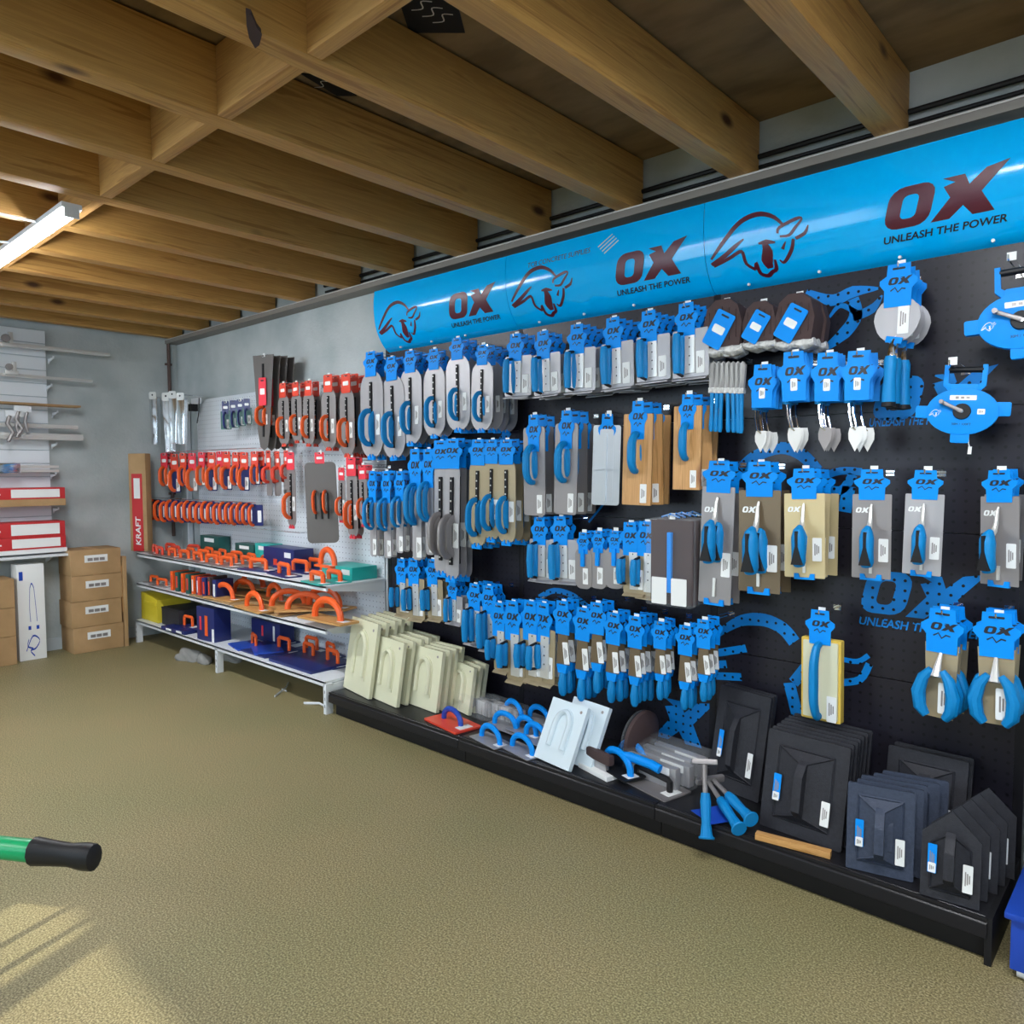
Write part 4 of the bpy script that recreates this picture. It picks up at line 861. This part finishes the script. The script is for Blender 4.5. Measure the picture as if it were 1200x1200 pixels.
# floor under the shelves
def lump(name, px, py, r, m, lab, cat, sc=(1, 1, .5)):
    bm = bmesh.new(); bmesh.ops.create_icosphere(bm, subdivisions=3, radius=r)
    for v in bm.verts:
        v.co *= 1+.35*sin(v.co.x*40+v.co.z*31)*cos(v.co.y*37+1)+random.uniform(-.06, .06); v.co = Vector((v.co.x*sc[0], v.co.y*sc[1], max(v.co.z, -r*.3)*sc[2]))
    me = bpy.data.meshes.new(name); bm.to_mesh(me); bm.free(); me.materials.append(M[m]); me.shade_smooth(); o = bpy.data.objects.new(name, me); COL.objects.link(o)
    p = at(px, py, z=0); o.location = (p.x, p.y, r*.3*sc[2]); tag(o, lab, cat); return o
lump('grey_rag', 222, 772, .10, 'rag', 'crumpled grey rag under the shelves nearest the corner', 'rag', (1.3, .8, .6))
lump('grey_rag', 240, 776, .07, 'rag', 'small crumpled grey rag beside the middle shelf post', 'rag', (1.2, .8, .7))
lump('grey_rag', 272, 773, .08, 'rag', 'flattened grey rag under the shelves past the post', 'rag', (1.6, .8, .5))
for k, (a, c, lab) in enumerate([((322, 816), (338, 800), 'white plastic strip on the floor under the shelves, upright bend'), ((356, 824), (382, 828), 'white plastic strip on the floor by the shelf end')]):
    A = at(*a, z=.006); B_ = at(*c, z=.006); b = MB(); b.tube([A, (A+B_)/2+Vector((.02, .02, .01)), B_], .008, 0, 6, .4)
    if k == 0: b.tube([(A+B_)/2, (A+B_)/2+Vector((.06, .0, .0))], .007, 0, 6, .4)
    tag(b.build('plastic_strip', 'whitemetal'), lab, 'strip', 'plastic strips')
# ================================================================== THINGS ON THE BLACK BASE
def leaned(bl, br, tl, z=BZ, lean=.2):
    """centre, width, height and turn of an upright slab from three photographed corners"""
    a = at(*bl, z=z); c = at(*br, z=z); d = (c-a).normalized(); back = Vector((-d.y, d.x, 0)); up = back*sin(lean)+Vector((0, 0, 1))*cos(lean)
    n = d.cross(up); r = at(*tl, z=z-1)-CAM; t = (a-CAM).dot(n)/r.dot(n); h = (CAM+r*t-a).dot(up)
    return (a+c)/2, (c-a).length, h, math.atan2(d.y, d.x)
def k_cream(m='cream', W=.28, L=.38):
    t = empty('polyurethane_float'); b = MB(); b.prism(rrect(W, L, .004, 2, 0, L/2), -.012, .010, 0); b.lathe([(.0001, -.0135), (.007, -.0135), (.008, -.0120)], 1, 8, (W*.36, 0, L*.9), 'y'); b.build('board', [m, 'grey'], t, smooth=30)
    b = MB(); P = []
    for k in range(13):
        q = pi*k/12; P.append((W*.19*cos(q), -.018, L*.60+W*.30*sin(q)))
    P = [(W*.19, -.018, L*.26)]+P+[(-W*.19, -.018, L*.26)]; b.tube(P, .014, 0, 8, 1.2)
    b.prism([(-W*.26, L*.20), (W*.26, L*.20), (W*.26, L*.60)]+[(W*.26*cos(pi*k/10), L*.6+W*.38*sin(pi*k/10)) for k in range(1, 10)]+[(-W*.26, L*.60)], -.0165, -.011, 0)
    b.build('handle_moulding', m, t, smooth=50); return t
def stand(key, fn, geo, n, dy, desc, cat, grp, W0, H0, lean=.2, jx=.004, dxs=0.):
    c, w_, h_, a = geo
    for k in range(n):
        o = proto(key, fn); o.location = (c.x+dxs*k+random.uniform(-jx, jx), c.y+dy*k, c.z+.002); o.rotation_euler = (-lean, 0, a+random.uniform(-.02, .02)); o.scale = (w_/W0, 1, h_/H0)
        tag(o, desc+(f', {NTH[k]} in the stack' if k == 0 else f', {NTH[k]} from the front') if n > 1 else desc, cat, grp)
cr = [((404, 805), (434, 820), (417, 723), 5, 'nearest the shelving'), ((437, 817), (467, 830), (446, 745), 5, 'second stack from the shelving'), ((476, 823), (513, 836), (492, 757), 4, 'third stack from the shelving'), ((524, 825), (550, 839), (535, 774), 3, 'stack beside the red float')]
for bl, br, tl, n, w_ in cr: stand('cream', k_cream, leaned(bl, br, tl, lean=.16), n, .062 if n > 4 else .05, f'cream moulded float, {w_}', 'float', 'cream floats leaning on the base', .28, .38, .16)
stand('icew', lambda: k_cream('palewhite', .24, .31), leaned((627, 887), (667, 905), (664, 822), lean=.45), 2, .07, 'ice white moulded float leaning on the black base', 'float', 'white floats on the base', .24, .31, .45, dxs=.07)
def k_hawk(m='hawk', W=.30, L=.36, pent=False):
    t = empty('charcoal_hawk'); b = MB(); o = rrect(W, L, .006, 2, 0, L/2)
    if pent: o = [(-W/2, 0), (W/2, 0), (W/2, L*.72), (0, L), (-W/2, L*.72)]
    b.prism(o, -.004, .006, 0)
    i_ = .05*W/.3; rim = [(-W/2+i_, i_), (W/2-i_, i_), (W/2-i_, (L*.72 if pent else L)-i_), (-W/2+i_, (L*.72 if pent else L)-i_)]
    T1, B1 = L*.74, L*.22; w2 = .012
    rid = [(-w2, B1), (w2, B1), (w2, T1), (-w2, T1)]; y0, y1 = -.004, -.030
    vs = [(u, y0, v) for u, v in rim]+[(u, y1, v) for u, v in rid]
    b.add(vs, [(0, 1, 5, 4), (1, 2, 6, 5), (2, 3, 7, 6), (3, 0, 4, 7), (4, 5, 6, 7)], 0)
    TT = L*.72 if pent else L
    for (u, v), (p_, q_) in zip(rim, rid): b.tube([(u, y0-.002, v), (p_, y1-.001, q_)], .0035, 0, 4)
    for (u0, v0), (u1, v1) in ((rim[0], rim[1]), (rim[1], rim[2]), (rim[2], rim[3]), (rim[3], rim[0])): b.tube([(u0, y0-.002, v0), (u1, y0-.002, v1)], .004, 0, 4)
    b.build('board', m, t, smooth=0, bevel=0)
    b = MB(); b.prism([(y1+.006, B1-.01), (y1-.034, B1+.02), (y1-.034, T1-.045), (y1-.012, T1-.005), (y1+.006, T1+.012)], -.016, .016, 0, 'x'); b.build('handle', m, t, bevel=.004)
    sticker(t, -W*.30, L*.45, .028, .09, -.022, 'blue_label', 'blue'); sticker(t, -W*.30, L*.35, .024, .03, -.024, 'white_label')
    sticker(t, W*.30, L*.32, .03, .085, -.022); return t
stand('hawkA', k_hawk, leaned((830, 918), (888, 942), (836, 800), lean=.2), 3, .028, 'big charcoal hawk nearest the hammers', 'hawk', 'big charcoal hawks', .30, .36, .2)
stand('hawkA', k_hawk, leaned((889, 966), (985, 1000), (900, 853), lean=.2), 7, .04, 'charcoal hawk in the widest stack', 'hawk', 'widest stack of charcoal hawks', .30, .36, .2)
stand('hawkC', lambda: k_hawk('bluefoam', .22, .29), leaned((988, 1015), (1067, 1034), (996, 916), lean=.12), 5, .045, 'blue grey ribbed hawk', 'hawk', 'blue grey hawks', .22, .29, .12, .012, .014)
stand('hawkD', lambda: k_hawk('hawk', .22, .28), ((lambda v: (Vector((6.13, -.2, BZ)), .26, .33, 0)))(0), 2, .05, 'charcoal hawk behind the blue grey ones', 'hawk', 'hawks at the back', .22, .28, .2)
stand('hawkE', lambda: k_hawk('hawk', .18, .28, True), leaned((1077, 1047), (1147, 1068), (1089, 975), lean=.16), 5, .07, 'five sided charcoal hawk with pointed top', 'hawk', 'pointed charcoal hawks', .18, .20, .16, .003, .012)
# hand floats lying by the cream ones
BL = lambda: k_hand('blue', 'steel', .24, .12, .075, False, .013, .004, .17)
for i, (x, y, rz, z_) in enumerate([(575, 868, -.1, 0), (612, 880, -.1, 0), (592, 852, .05, .01), (617, 858, -.1, .02), (628, 866, -.1, .02), (602, 838, -.2, .05), (632, 845, -.1, .05)]):
    setdown('blf', BL, x, y, BZ+.001+z_, rz-.1, f'blue arch handle float lying on steel plate, {ORD[i]} counted from the red float', 'float', 'blue handle floats on the base', .95)
setdown('redf', lambda: k_hand('deep', 'orangered', .30, .17, .07, False, .013, .01, .16), 530, 848, BZ+.001, -.15, 'red rubber float with dark blue handle on the base', 'float', None, 1.)
for i, (x, y, w_) in enumerate(((577, 832, .22), (615, 836, .30))):
    p = at(x, y, z=BZ); t = empty('grey_hand_pack', (p.x, -.22, BZ+.001), (0, 0, -.1)); MB().box((0, 0, .055), (w_, .12, .11)).build('blister', 'clear', t, bevel=.006); MB().box((0, .02, .045), (w_*.9, .06, .08)).build('contents', 'bristle', t, bevel=.01)
    tag(t, f'clear pack of grey metal tools behind the blue handles, {["beside the cream floats", "beside the white floats"][i]}', 'pack', 'clear tool packs')
# sponge disc, edger blocks, packs
p = at(748, 872, z=BZ); t = empty('rubbing_disc', (at(752, 850, y=-.22).x, -.22, BZ+.127), (0, 0, 0))
b = MB(); b.lathe([(.0001, -.018), (.11, -.018), (.125, -.008), (.125, .008), (.11, .018), (.0001, .018)], 0, 32, (0, 0, 0), 'x'); b.build('disc', 'dkbrown', t)
b = MB(); b.lathe([(.0001, -.030), (.118, -.030), (.122, -.018)], 0, 32, (0, 0, 0), 'x'); b.build('facing', 'clear', t); t.rotation_euler = (0, .12, -.05); tag(t, 'round brown rubbing disc standing on edge behind the blue handles', 'disc')
for i, (x, y) in enumerate([(724, 902), (742, 893)]):
    setdown('bl2', lambda: k_hand('blue', 'black', .26, .12, .08, False, .014, .006, .19), x, y, BZ+.02, -.35, f'thick blue handled float beside the white floats, {["front", "rear"][i]} of two', 'float', 'thick blue handled floats', 1.)
t = empty('brown_block_float', at(703, 905, z=BZ+.001), (0, 0, -.25)); MB().box((0, 0, .01), (.20, .09, .02)).build('sole', 'white', t, bevel=.003); MB().box((0, 0, .075), (.16, .035, .045)).build('handle', 'dkbrown', t, bevel=.012); MB().box((0, 0, .04), (.10, .02, .05)).build('web', 'steel', t, bevel=.003)
tag(t, 'small float with brown block handle by the base front edge', 'float')
setdown('blk', lambda: k_hand('black', 'grey', .30, .16, .05, True, .012, .006, .2), 765, 920, BZ+.001, -.25, 'flat grey float with black handle feet near the hammers', 'float', None, 1.)
p = at(790, 905, z=BZ)
for i in range(4):
    t = empty('metal_edger_pack', (5.08+.03*(i % 2)+.03, -.35+.062*i, BZ+.001), (0, 0, -.12)); MB().box((0, 0, .055+.004*i), (.30, .05, .11+.008*i)).build('blister', 'clear', t, bevel=.008)
    MB().box((0, .0, .05), (.27, .035, .09)).build('contents', 'steel', t, bevel=.006); MB().box((.05, -.027, .08), (.12, .003, .03)).build('label', 'white', t, smooth=0)
    if i == 0: b = MB(); b.tube([(-.12, -.05, .09), (-.08, -.055, .10), (.04, -.055, .10), (.08, -.05, .09)], .02, 0, 10); b.build('handle', 'blue', t)
    tag(t, f'clear pack of steel edger blocks beside the charcoal hawks, {ORD[i]} from the front' if i else 'clear pack of edger blocks with a blue handle, front one of the packs', 'pack', 'edger block packs')
# hammers lying over the front edge
def k_hammer():
    t = empty('scutch_hammer'); b = MB(); b.tube([(0, 0, 0), (.02, 0, 0), (.07, 0, 0), (.16, 0, 0), (.20, 0, 0)], [.024, .020, .016, .019, .015], 0, 10); b.lathe([(.0001, -.006), (.026, -.006), (.028, 0), (.026, .006), (.0001, .006)], 0, 16, (0, 0, 0), 'x'); b.build('grip', 'teal', t)
    b = MB(); b.tube([(.19, 0, 0), (.34, 0, 0)], [.009, .008], 0, 8); b.build('shaft', 'grey', t)
    b = MB(); b.box((.345, 0, 0), (.026, .09, .024)); b.build('hammer_head', 'grey', t, bevel=.006); return t
for i, ((x0, y0), (x1, y1), z0) in enumerate([((828, 982), (826, 912), .185), ((866, 971), (836, 925), .175), ((880, 960), (840, 918), .19)]):
    A = at(x0, y0, y=[FY-.055, FY-.03, FY-.0][i]); B_ = at(x1, y1, y=[FY+.03, FY+.10, FY+.13][i]); d = B_-A
    o = proto('hammer', k_hammer); o.location = A; o.rotation_euler = (0, -math.atan2(d.z, math.hypot(d.x, d.y)), math.atan2(d.y, d.x)); o.scale = (.8, 1.1, 1.1)
    tag(o, ['blue gripped hammer hanging over the base edge at the blue tag', 'blue gripped hammer, middle of the three on the base', 'blue gripped hammer resting nearest the big hawks'][i], 'hammer', 'hammers on the base')
P = at(836, 952, z=BZ+.03); b = MB(); b.prism([(-.08, -.03), (.02, -.055), (.09, .03), (-.01, .06)], 0, .002, 0, 'z')
o = b.build('blue_tag', 'deep', loc=(P.x, P.y, BZ+.02)); o.rotation_euler = (.2, .1, 0); tag(o, 'bright blue card tag lying among the hammers', 'tag')
A = at(886, 977, z=BZ+.018); B_ = at(974, 1000, z=BZ+.018); d = B_-A
b = MB(); b.box((0, 0, 0), (d.length, .03, .024)); o = b.build('timber_baton', 'timberx', bevel=.003, loc=(A+B_)/2); o.rotation_euler = (0, 0, math.atan2(d.y, d.x)); o.location.z = BZ+.014
tag(o, 'narrow timber baton lying before the widest hawk stack', 'baton')
# crate and case beside the end of the base
t = empty('blue_crate', (6.66, -.30, 0), (0, 0, 0)); b = MB(); b.box((0, 0, .11), (.42, .50, .16)); b.box((0, 0, .195), (.45, .53, .02)); b.build('body', 'deep', t, bevel=.006)
for sx in (-1, 1):
    for sy in (-1, 1): b = MB(); b.lathe([(.0001, -.012), (.028, -.012), (.028, .012), (.0001, .012)], 0, 12, (sx*.18, sy*.22, .030), 'x'); b.build('caster', 'whitemetal', t)
tag(t, 'bright blue crate on the floor past the end of the black base', 'crate')
t = empty('black_case', (6.72, -.28, .206)); MB().box((0, 0, .22), (.40, .40, .44)).build('body', 'black', t, bevel=.03); MB().box((0, 0, .455), (.16, .03, .03)).build('handle', 'black', t, bevel=.008)
tag(t, 'black rounded case standing on the blue crate', 'case')
# ================================================================== BACK WALL: slat panel, straight edges, red boxes, cartons
t = empty('slatwall', (WX, -2.1, 0)); Y0, Y1 = -3.2, -1.10
b = MB(); b.box((.012, (Y0+Y1)/2+2.1, 1.74), (.02, Y1-Y0, 1.86)); b.build('backing', 'skirt', t, smooth=0)
nz = 17; hz = 1.86/nz
b = MB()
for k in range(nz): b.prism([(.02, .81+k*hz+.008), (.032, .81+k*hz+.004), (.032, .81+(k+1)*hz-.004), (.02, .81+(k+1)*hz)], Y0+2.1, Y1+2.1, 0, 'y')
o = b.build('slats', 'whitemetal', t, smooth=0); tag(t, 'white slat panel on the back wall holding straight edges and red boxes', 'wall panel')
# prism along y above takes x,z outlines: fine
ix = WX+.14
def ypx(px, py, x=ix): return at(px, py, x=x)
SE = [(128, 416, .030, .05, 'alu', 'bright aluminium straight edge, longest, top of the slat panel', 415), (108, 447, .022, .04, 'alu', 'thin aluminium straight edge, second from the top', 446), (92, 477, .016, .12, 'kraft', 'flat brown straight edge, third from the top', 476), (90, 501, .03, .07, 'alu', 'wide aluminium screed, upper of the touching pair', 501), (96, 513, .05, .07, 'alu', 'wide aluminium screed, lower of the touching pair', 513)]
for px, py, h_, d_, m_, lab, _ in SE:
    e = ypx(px, py); b = MB(); L = 1.9
    b.box((0, -L/2, 0), (d_, L, h_)); b.box((d_*.5+.002, -L/2, 0), (.004, L, h_*.3))
    tag(b.build('straight_edge', m_, bevel=.004, loc=(ix, e.y, e.z)), lab, 'straight edge', 'straight edges on the slat panel')
for i, (px, py) in enumerate([(57, 421), (55, 453), (62, 484), (61, 521), (60, 556), (63, 596), (75, 652)]):
    e = at(px, py, x=WX+.04); b = MB(); b.prism([(0, .01), (.13, .01), (.13, .002), (.02, -.015), (0, -.03)], -.005, .005, 0, 'y'); b.box((.127, 0, .012), (.006, .010, .02))
    tag(b.build('slat_bracket', 'whitemetal', loc=(WX+.034, e.y, e.z-.008)), f'white bracket on the slat panel, {ORD[i]} from the top', 'bracket', 'slat panel brackets')
def cluster(px, py, lab, s):
    e = ypx(px, py); t = empty('corner_clamp', (ix+.03, e.y, e.z))
    b = MB(); b.box((0, 0, .0), (.05, .10*s, .03)); b.box((0, .02, .05*s), (.03, .03, .09*s)); b.build('body', 'alu', t, bevel=.004)
    b = MB(); b.lathe([(.0001, -.01), (.028*s, -.01), (.028*s, .01), (.0001, .01)], 0, 12, (.03, -.02, .045*s), 'x'); b.build('wheel', 'grey', t)
    tag(t, lab, 'clamp', 'metal clamps')
cluster(8, 405, 'small metal clamp on the topmost straight edge', 1.1); cluster(12, 437, 'small metal clamp on the second straight edge', .9)
for i, (px, py, lab) in enumerate([(14, 500, 'bundle of dark jointed clamps hanging over the screeds'), (24, 495, 'second dark jointed clamp beside the bundle')]):
    e = ypx(px, py); t = empty('hanging_clamp', (ix+.07, e.y, e.z)); b = MB(); b.box((0, 0, .10), (.02, .12, .05)); b.build('head', 'whitemetal', t, bevel=.004)
    b = MB(); b.tube([(0, -.03, .08), (.01, -.05, .02), (0, -.01, -.05), (.01, -.05, -.12)], .016, 0, 8); b.build('arm', 'grey', t); b = MB(); b.tube([(0, .03, .08), (.01, .01, 0), (0, .03, -.08)], .013, 0, 8); b.build('lever', 'grey', t)
    tag(t, lab, 'clamp', 'metal clamps')
t = empty('clamp_bar', (ix, ypx(68, 549).y, ypx(68, 549).z)); b = MB(); b.box((0, -.9, .015), (.05, 1.8, .02)); b.box((0, -.9, -.02), (.05, 1.8, .02)); b.build('bar', 'alu', t, bevel=.003)
b = MB(); b.box((.03, -.38, 0), (.05, .20, .08)); b.build('carriage', 'chrome', t, bevel=.006); tag(t, 'double rail clamp bar above the red boxes', 'clamp bar')
def redbox(px, pt, pb, m, lab, label=True, x=WX+.24, base='redbox'):
    e = at(px, pt, x=x); f_ = at(px, pb, x=x); h_ = e.z-f_.z; L = 1.6
    t = empty('long_box', (WX+.04, e.y, f_.z)); MB().box((.10, -L/2, h_/2), (.20, L, h_)).build('carton', base, t, bevel=.003)
    if label:
        b = MB(); b.box((.2012, -.21, h_/2), (.0024, .34, h_*.72)); b.build('label', 'white', t, smooth=0)
        b = MB(); b.box((.2012, -.6, h_*.45), (.0024, .30, h_*.12)); b.box((.2012, -.56, h_*.5), (.0026, .12, h_*.3)); b.build('tool_picture', 'whitemetal', t, smooth=0)
        b = MB(); v2, f2 = text2d('KRAFT', h_*.5, .015, .15); k_ = .32/max(v[0] for v in v2)
        b.add([(.2016, -1.15+u*k_, h_*.3+v) for u, v in v2], f2, 0); b.build('lettering', 'white', t, smooth=0)
    tag(t, lab, 'box', 'long boxes on the slat panel')
redbox(76, 571, 584, 0, 'long red box with white label, highest on the slat panel')
redbox(77, 584, 592, 0, 'long plain brown box under the highest red box', False, base='kraft')
redbox(76, 610, 627, 0, 'long red box, upper of the two stacked on the lower shelf')
redbox(77, 627, 641, 0, 'long red box, lower of the two stacked on the lower shelf')
redbox(79, 641, 646, 0, 'long white box at the bottom of the stack', False, base='white')
e = at(80, 648, x=WX+.26); t = empty('wall_shelf', (WX+.034, e.y, e.z)); MB().box((.12, -1.0, -.012), (.24, 2.0, .02)).build('shelf_board', 'whitemetal', t, bevel=.003)
for y in (-.1, -.9): b = MB(); b.prism([(0, -.02), (.2, -.02), (0, -.09)], y-.004, y+.004, 0, 'y'); b.build('shelf_bracket', 'whitemetal', t)
tag(t, 'white shelf at the foot of the slat panel', 'shelf')
# stacked cartons
CX = WX+.32
zs = [0, .215, .43, .645, .86]
pl = at(84, 700, x=CX); pr = at(143, 700, x=CX); W_ = abs(pl.y-pr.y)
for k in range(4):
    t = empty('carton', (CX-.15, (pl.y+pr.y)/2+[.004, -.006, .003, 0][k], zs[k]+.001)); MB().box((0, 0, .106), (.30, W_, .212)).build('box', 'kraft', t, bevel=.003)
    b = MB(); b.box((.151, 0, .106+.03), (.002, W_*.46, .06)); b.build('label', 'white', t, smooth=0); b = MB()
    for j in range(3): b.box((.1525, (-.3+.3*j)*W_*.4, .13), (.001, W_*.10, .025))
    b.build('label_print', 'grey', t, smooth=0); b = MB(); b.box((0, 0, .2128), (.3, .05, .001)); b.build('tape', 'timber', t, smooth=0)
    tag(t, f'brown carton with white label, {["bottom", "second from the bottom", "third from the bottom", "topmost"][k]} of the four stacked', 'carton', 'stacked cartons')
pl = at(53, 700, x=CX-.05); pr = at(21, 700, x=CX-.05); W_ = abs(pl.y-pr.y)
t = empty('white_blue_box', (CX-.14, (pl.y+pr.y)/2, .001), (0, 0, 0)); MB().box((0, 0, .385), (.16, W_, .77)).build('box', 'white', t, bevel=.003)
b = MB()
def line2(pts, w_): 
    for pl_ in stroke(smoothpts(pts, 4), w_): b.add([(.0815, (u-.5)*W_, .77*v) for u, v in pl_], [tuple(range(4))], 0)
for pts in ([(.25, .10), (.5, .25), (.75, .2), (.6, .12), (.4, .1), (.55, .04)], [(.35, .22), (.3, .15), (.5, .12)], [(.45, .75), (.42, .55), (.44, .4)], [(.6, .75), (.65, .55), (.68, .4)], [(.45, .75), (.52, .8), (.6, .75)]): line2(pts, .018)
b.box((.0815, -.36*W_, .68), (.001, .14*W_, .07)); b.box((.0815, -.1*W_, .26), (.001, .1*W_, .03)); b.box((.0815, .2*W_, .26), (.001, .1*W_, .03)); b.build('blue_drawing', 'deep', t, smooth=0)
tag(t, 'tall white box with blue line drawing on the floor', 'box')
pr = at(19, 700, x=CX)
for k in range(3):
    t = empty('carton', (CX-.15, pr.y-.20, k*.225+.001)); MB().box((0, 0, .111), (.30, .38, .222)).build('box', 'kraft', t, bevel=.003); MB().box((0, 0, .2228), (.3, .05, .001)).build('tape', 'timber', t, smooth=0)
    tag(t, f'plain brown carton at the photo edge, {["bottom", "middle", "top"][k]} of three', 'carton', 'plain cartons')
b = empty('leaning_board', (.0, 0, 0)); 
t = b; t.location = (WX+.30, -.645, 0); MB().box((0, 0, .39), (.06, .03, .78)).build('board', 'kraft', t, bevel=.002); MB().box((0, -.018, .5), (.03, .004, .4)).build('cleat', 'timber', t, bevel=.001); tag(t, 'upright brown board between the carton stack and shelving', 'board')
# tall red and brown box standing on the shelf end
p = at(161, 600, y=-.44); t = empty('tall_box', (max(p.x, WX+.13), -.42, SZ1+.002), (0, 0, .55)); W_ = .17
MB().box((0, 0, .435), (W_, .07, .87)).build('carton', 'kraft', t, bevel=.003); MB().box((-.005, -.036, .345), (W_*.62, .003, .69)).build('red_panel', 'redbox', t, smooth=0)
MB().box((-.005, -.038, .56), (W_*.36, .002, .18)).build('label', 'white', t, smooth=0)
b = MB(); v2, f2 = text2d('KRAFT', .07, .02, .1); b.add([(.022-v*1.0, -.039, .05+u*(.26/max(q[0] for q in v2))) for u, v in v2], f2, 0); b.build('lettering', 'white', t, smooth=0)
tag(t, 'tall brown box with red panel standing at the corner shelf end', 'box')
# wheelbarrow at the photo's edge: green tube handle with black grip
t = empty('wheelbarrow', (0, 0, 0)); A = at(112, 1005, z=.6); B_ = at(36, 997, z=.6); d = (B_-A).normalized(); q = Vector((-d.y, d.x, 0))
def side(off, nm):
    o_ = q*off
    b = MB(); n_ = 8; b.tube([A+o_+d*(s_) for s_ in (0, .004, .03, .07, .12, .165, .17)], [.022, .031, .032, .027, .030, .034, .028], 0, 12, .85); b.build('grip', 'black', t)
    b = MB(); b.tube([A+o_+d*.15, A+o_+d*.6, A+o_+d*.95+Vector((0, 0, -.08)), A+o_*.3+d*1.75+Vector((0, 0, -.36))], .026, 0, 12); b.build('frame_tube', 'green', t)
    b = MB(); b.tube([A+o_+d*.75+Vector((0, 0, -.03)), A+o_+d*.85+Vector((0, 0, -.578))], .016, 0, 8); b.build('leg', 'green', t)
side(0, 0); side(.56, 1)
c = A+q*.28+d*1.2; b = MB(); R_ = math.atan2(d.y, d.x)
vs = []
for (zz, lx, ly) in ((.42, .28, .20), (.70, .46, .33)):
    for sx, sy in ((-1, -1), (1, -1), (1, 1), (-1, 1)): v = d*(sx*lx)+q*(sy*ly); vs.append((c.x+v.x, c.y+v.y, zz))
b.add(vs, [(0, 1, 2, 3), (0, 1, 5, 4), (1, 2, 6, 5), (2, 3, 7, 6), (3, 0, 4, 7)], 0); b.build('tray', 'green', t, smooth=0)
b = MB(); cw = A+q*.28+d*1.85; b.lathe([(.10, -.035), (.17, -.04), (.18, 0), (.17, .04), (.10, .035)], 0, 24, (0, 0, 0), 'y'); o = b.build('wheel', 'black', t, loc=(cw.x, cw.y, .182)); o.rotation_euler = (0, 0, R_)
tag(t, 'wheelbarrow with green tube frame and black rubber grips', 'wheelbarrow')
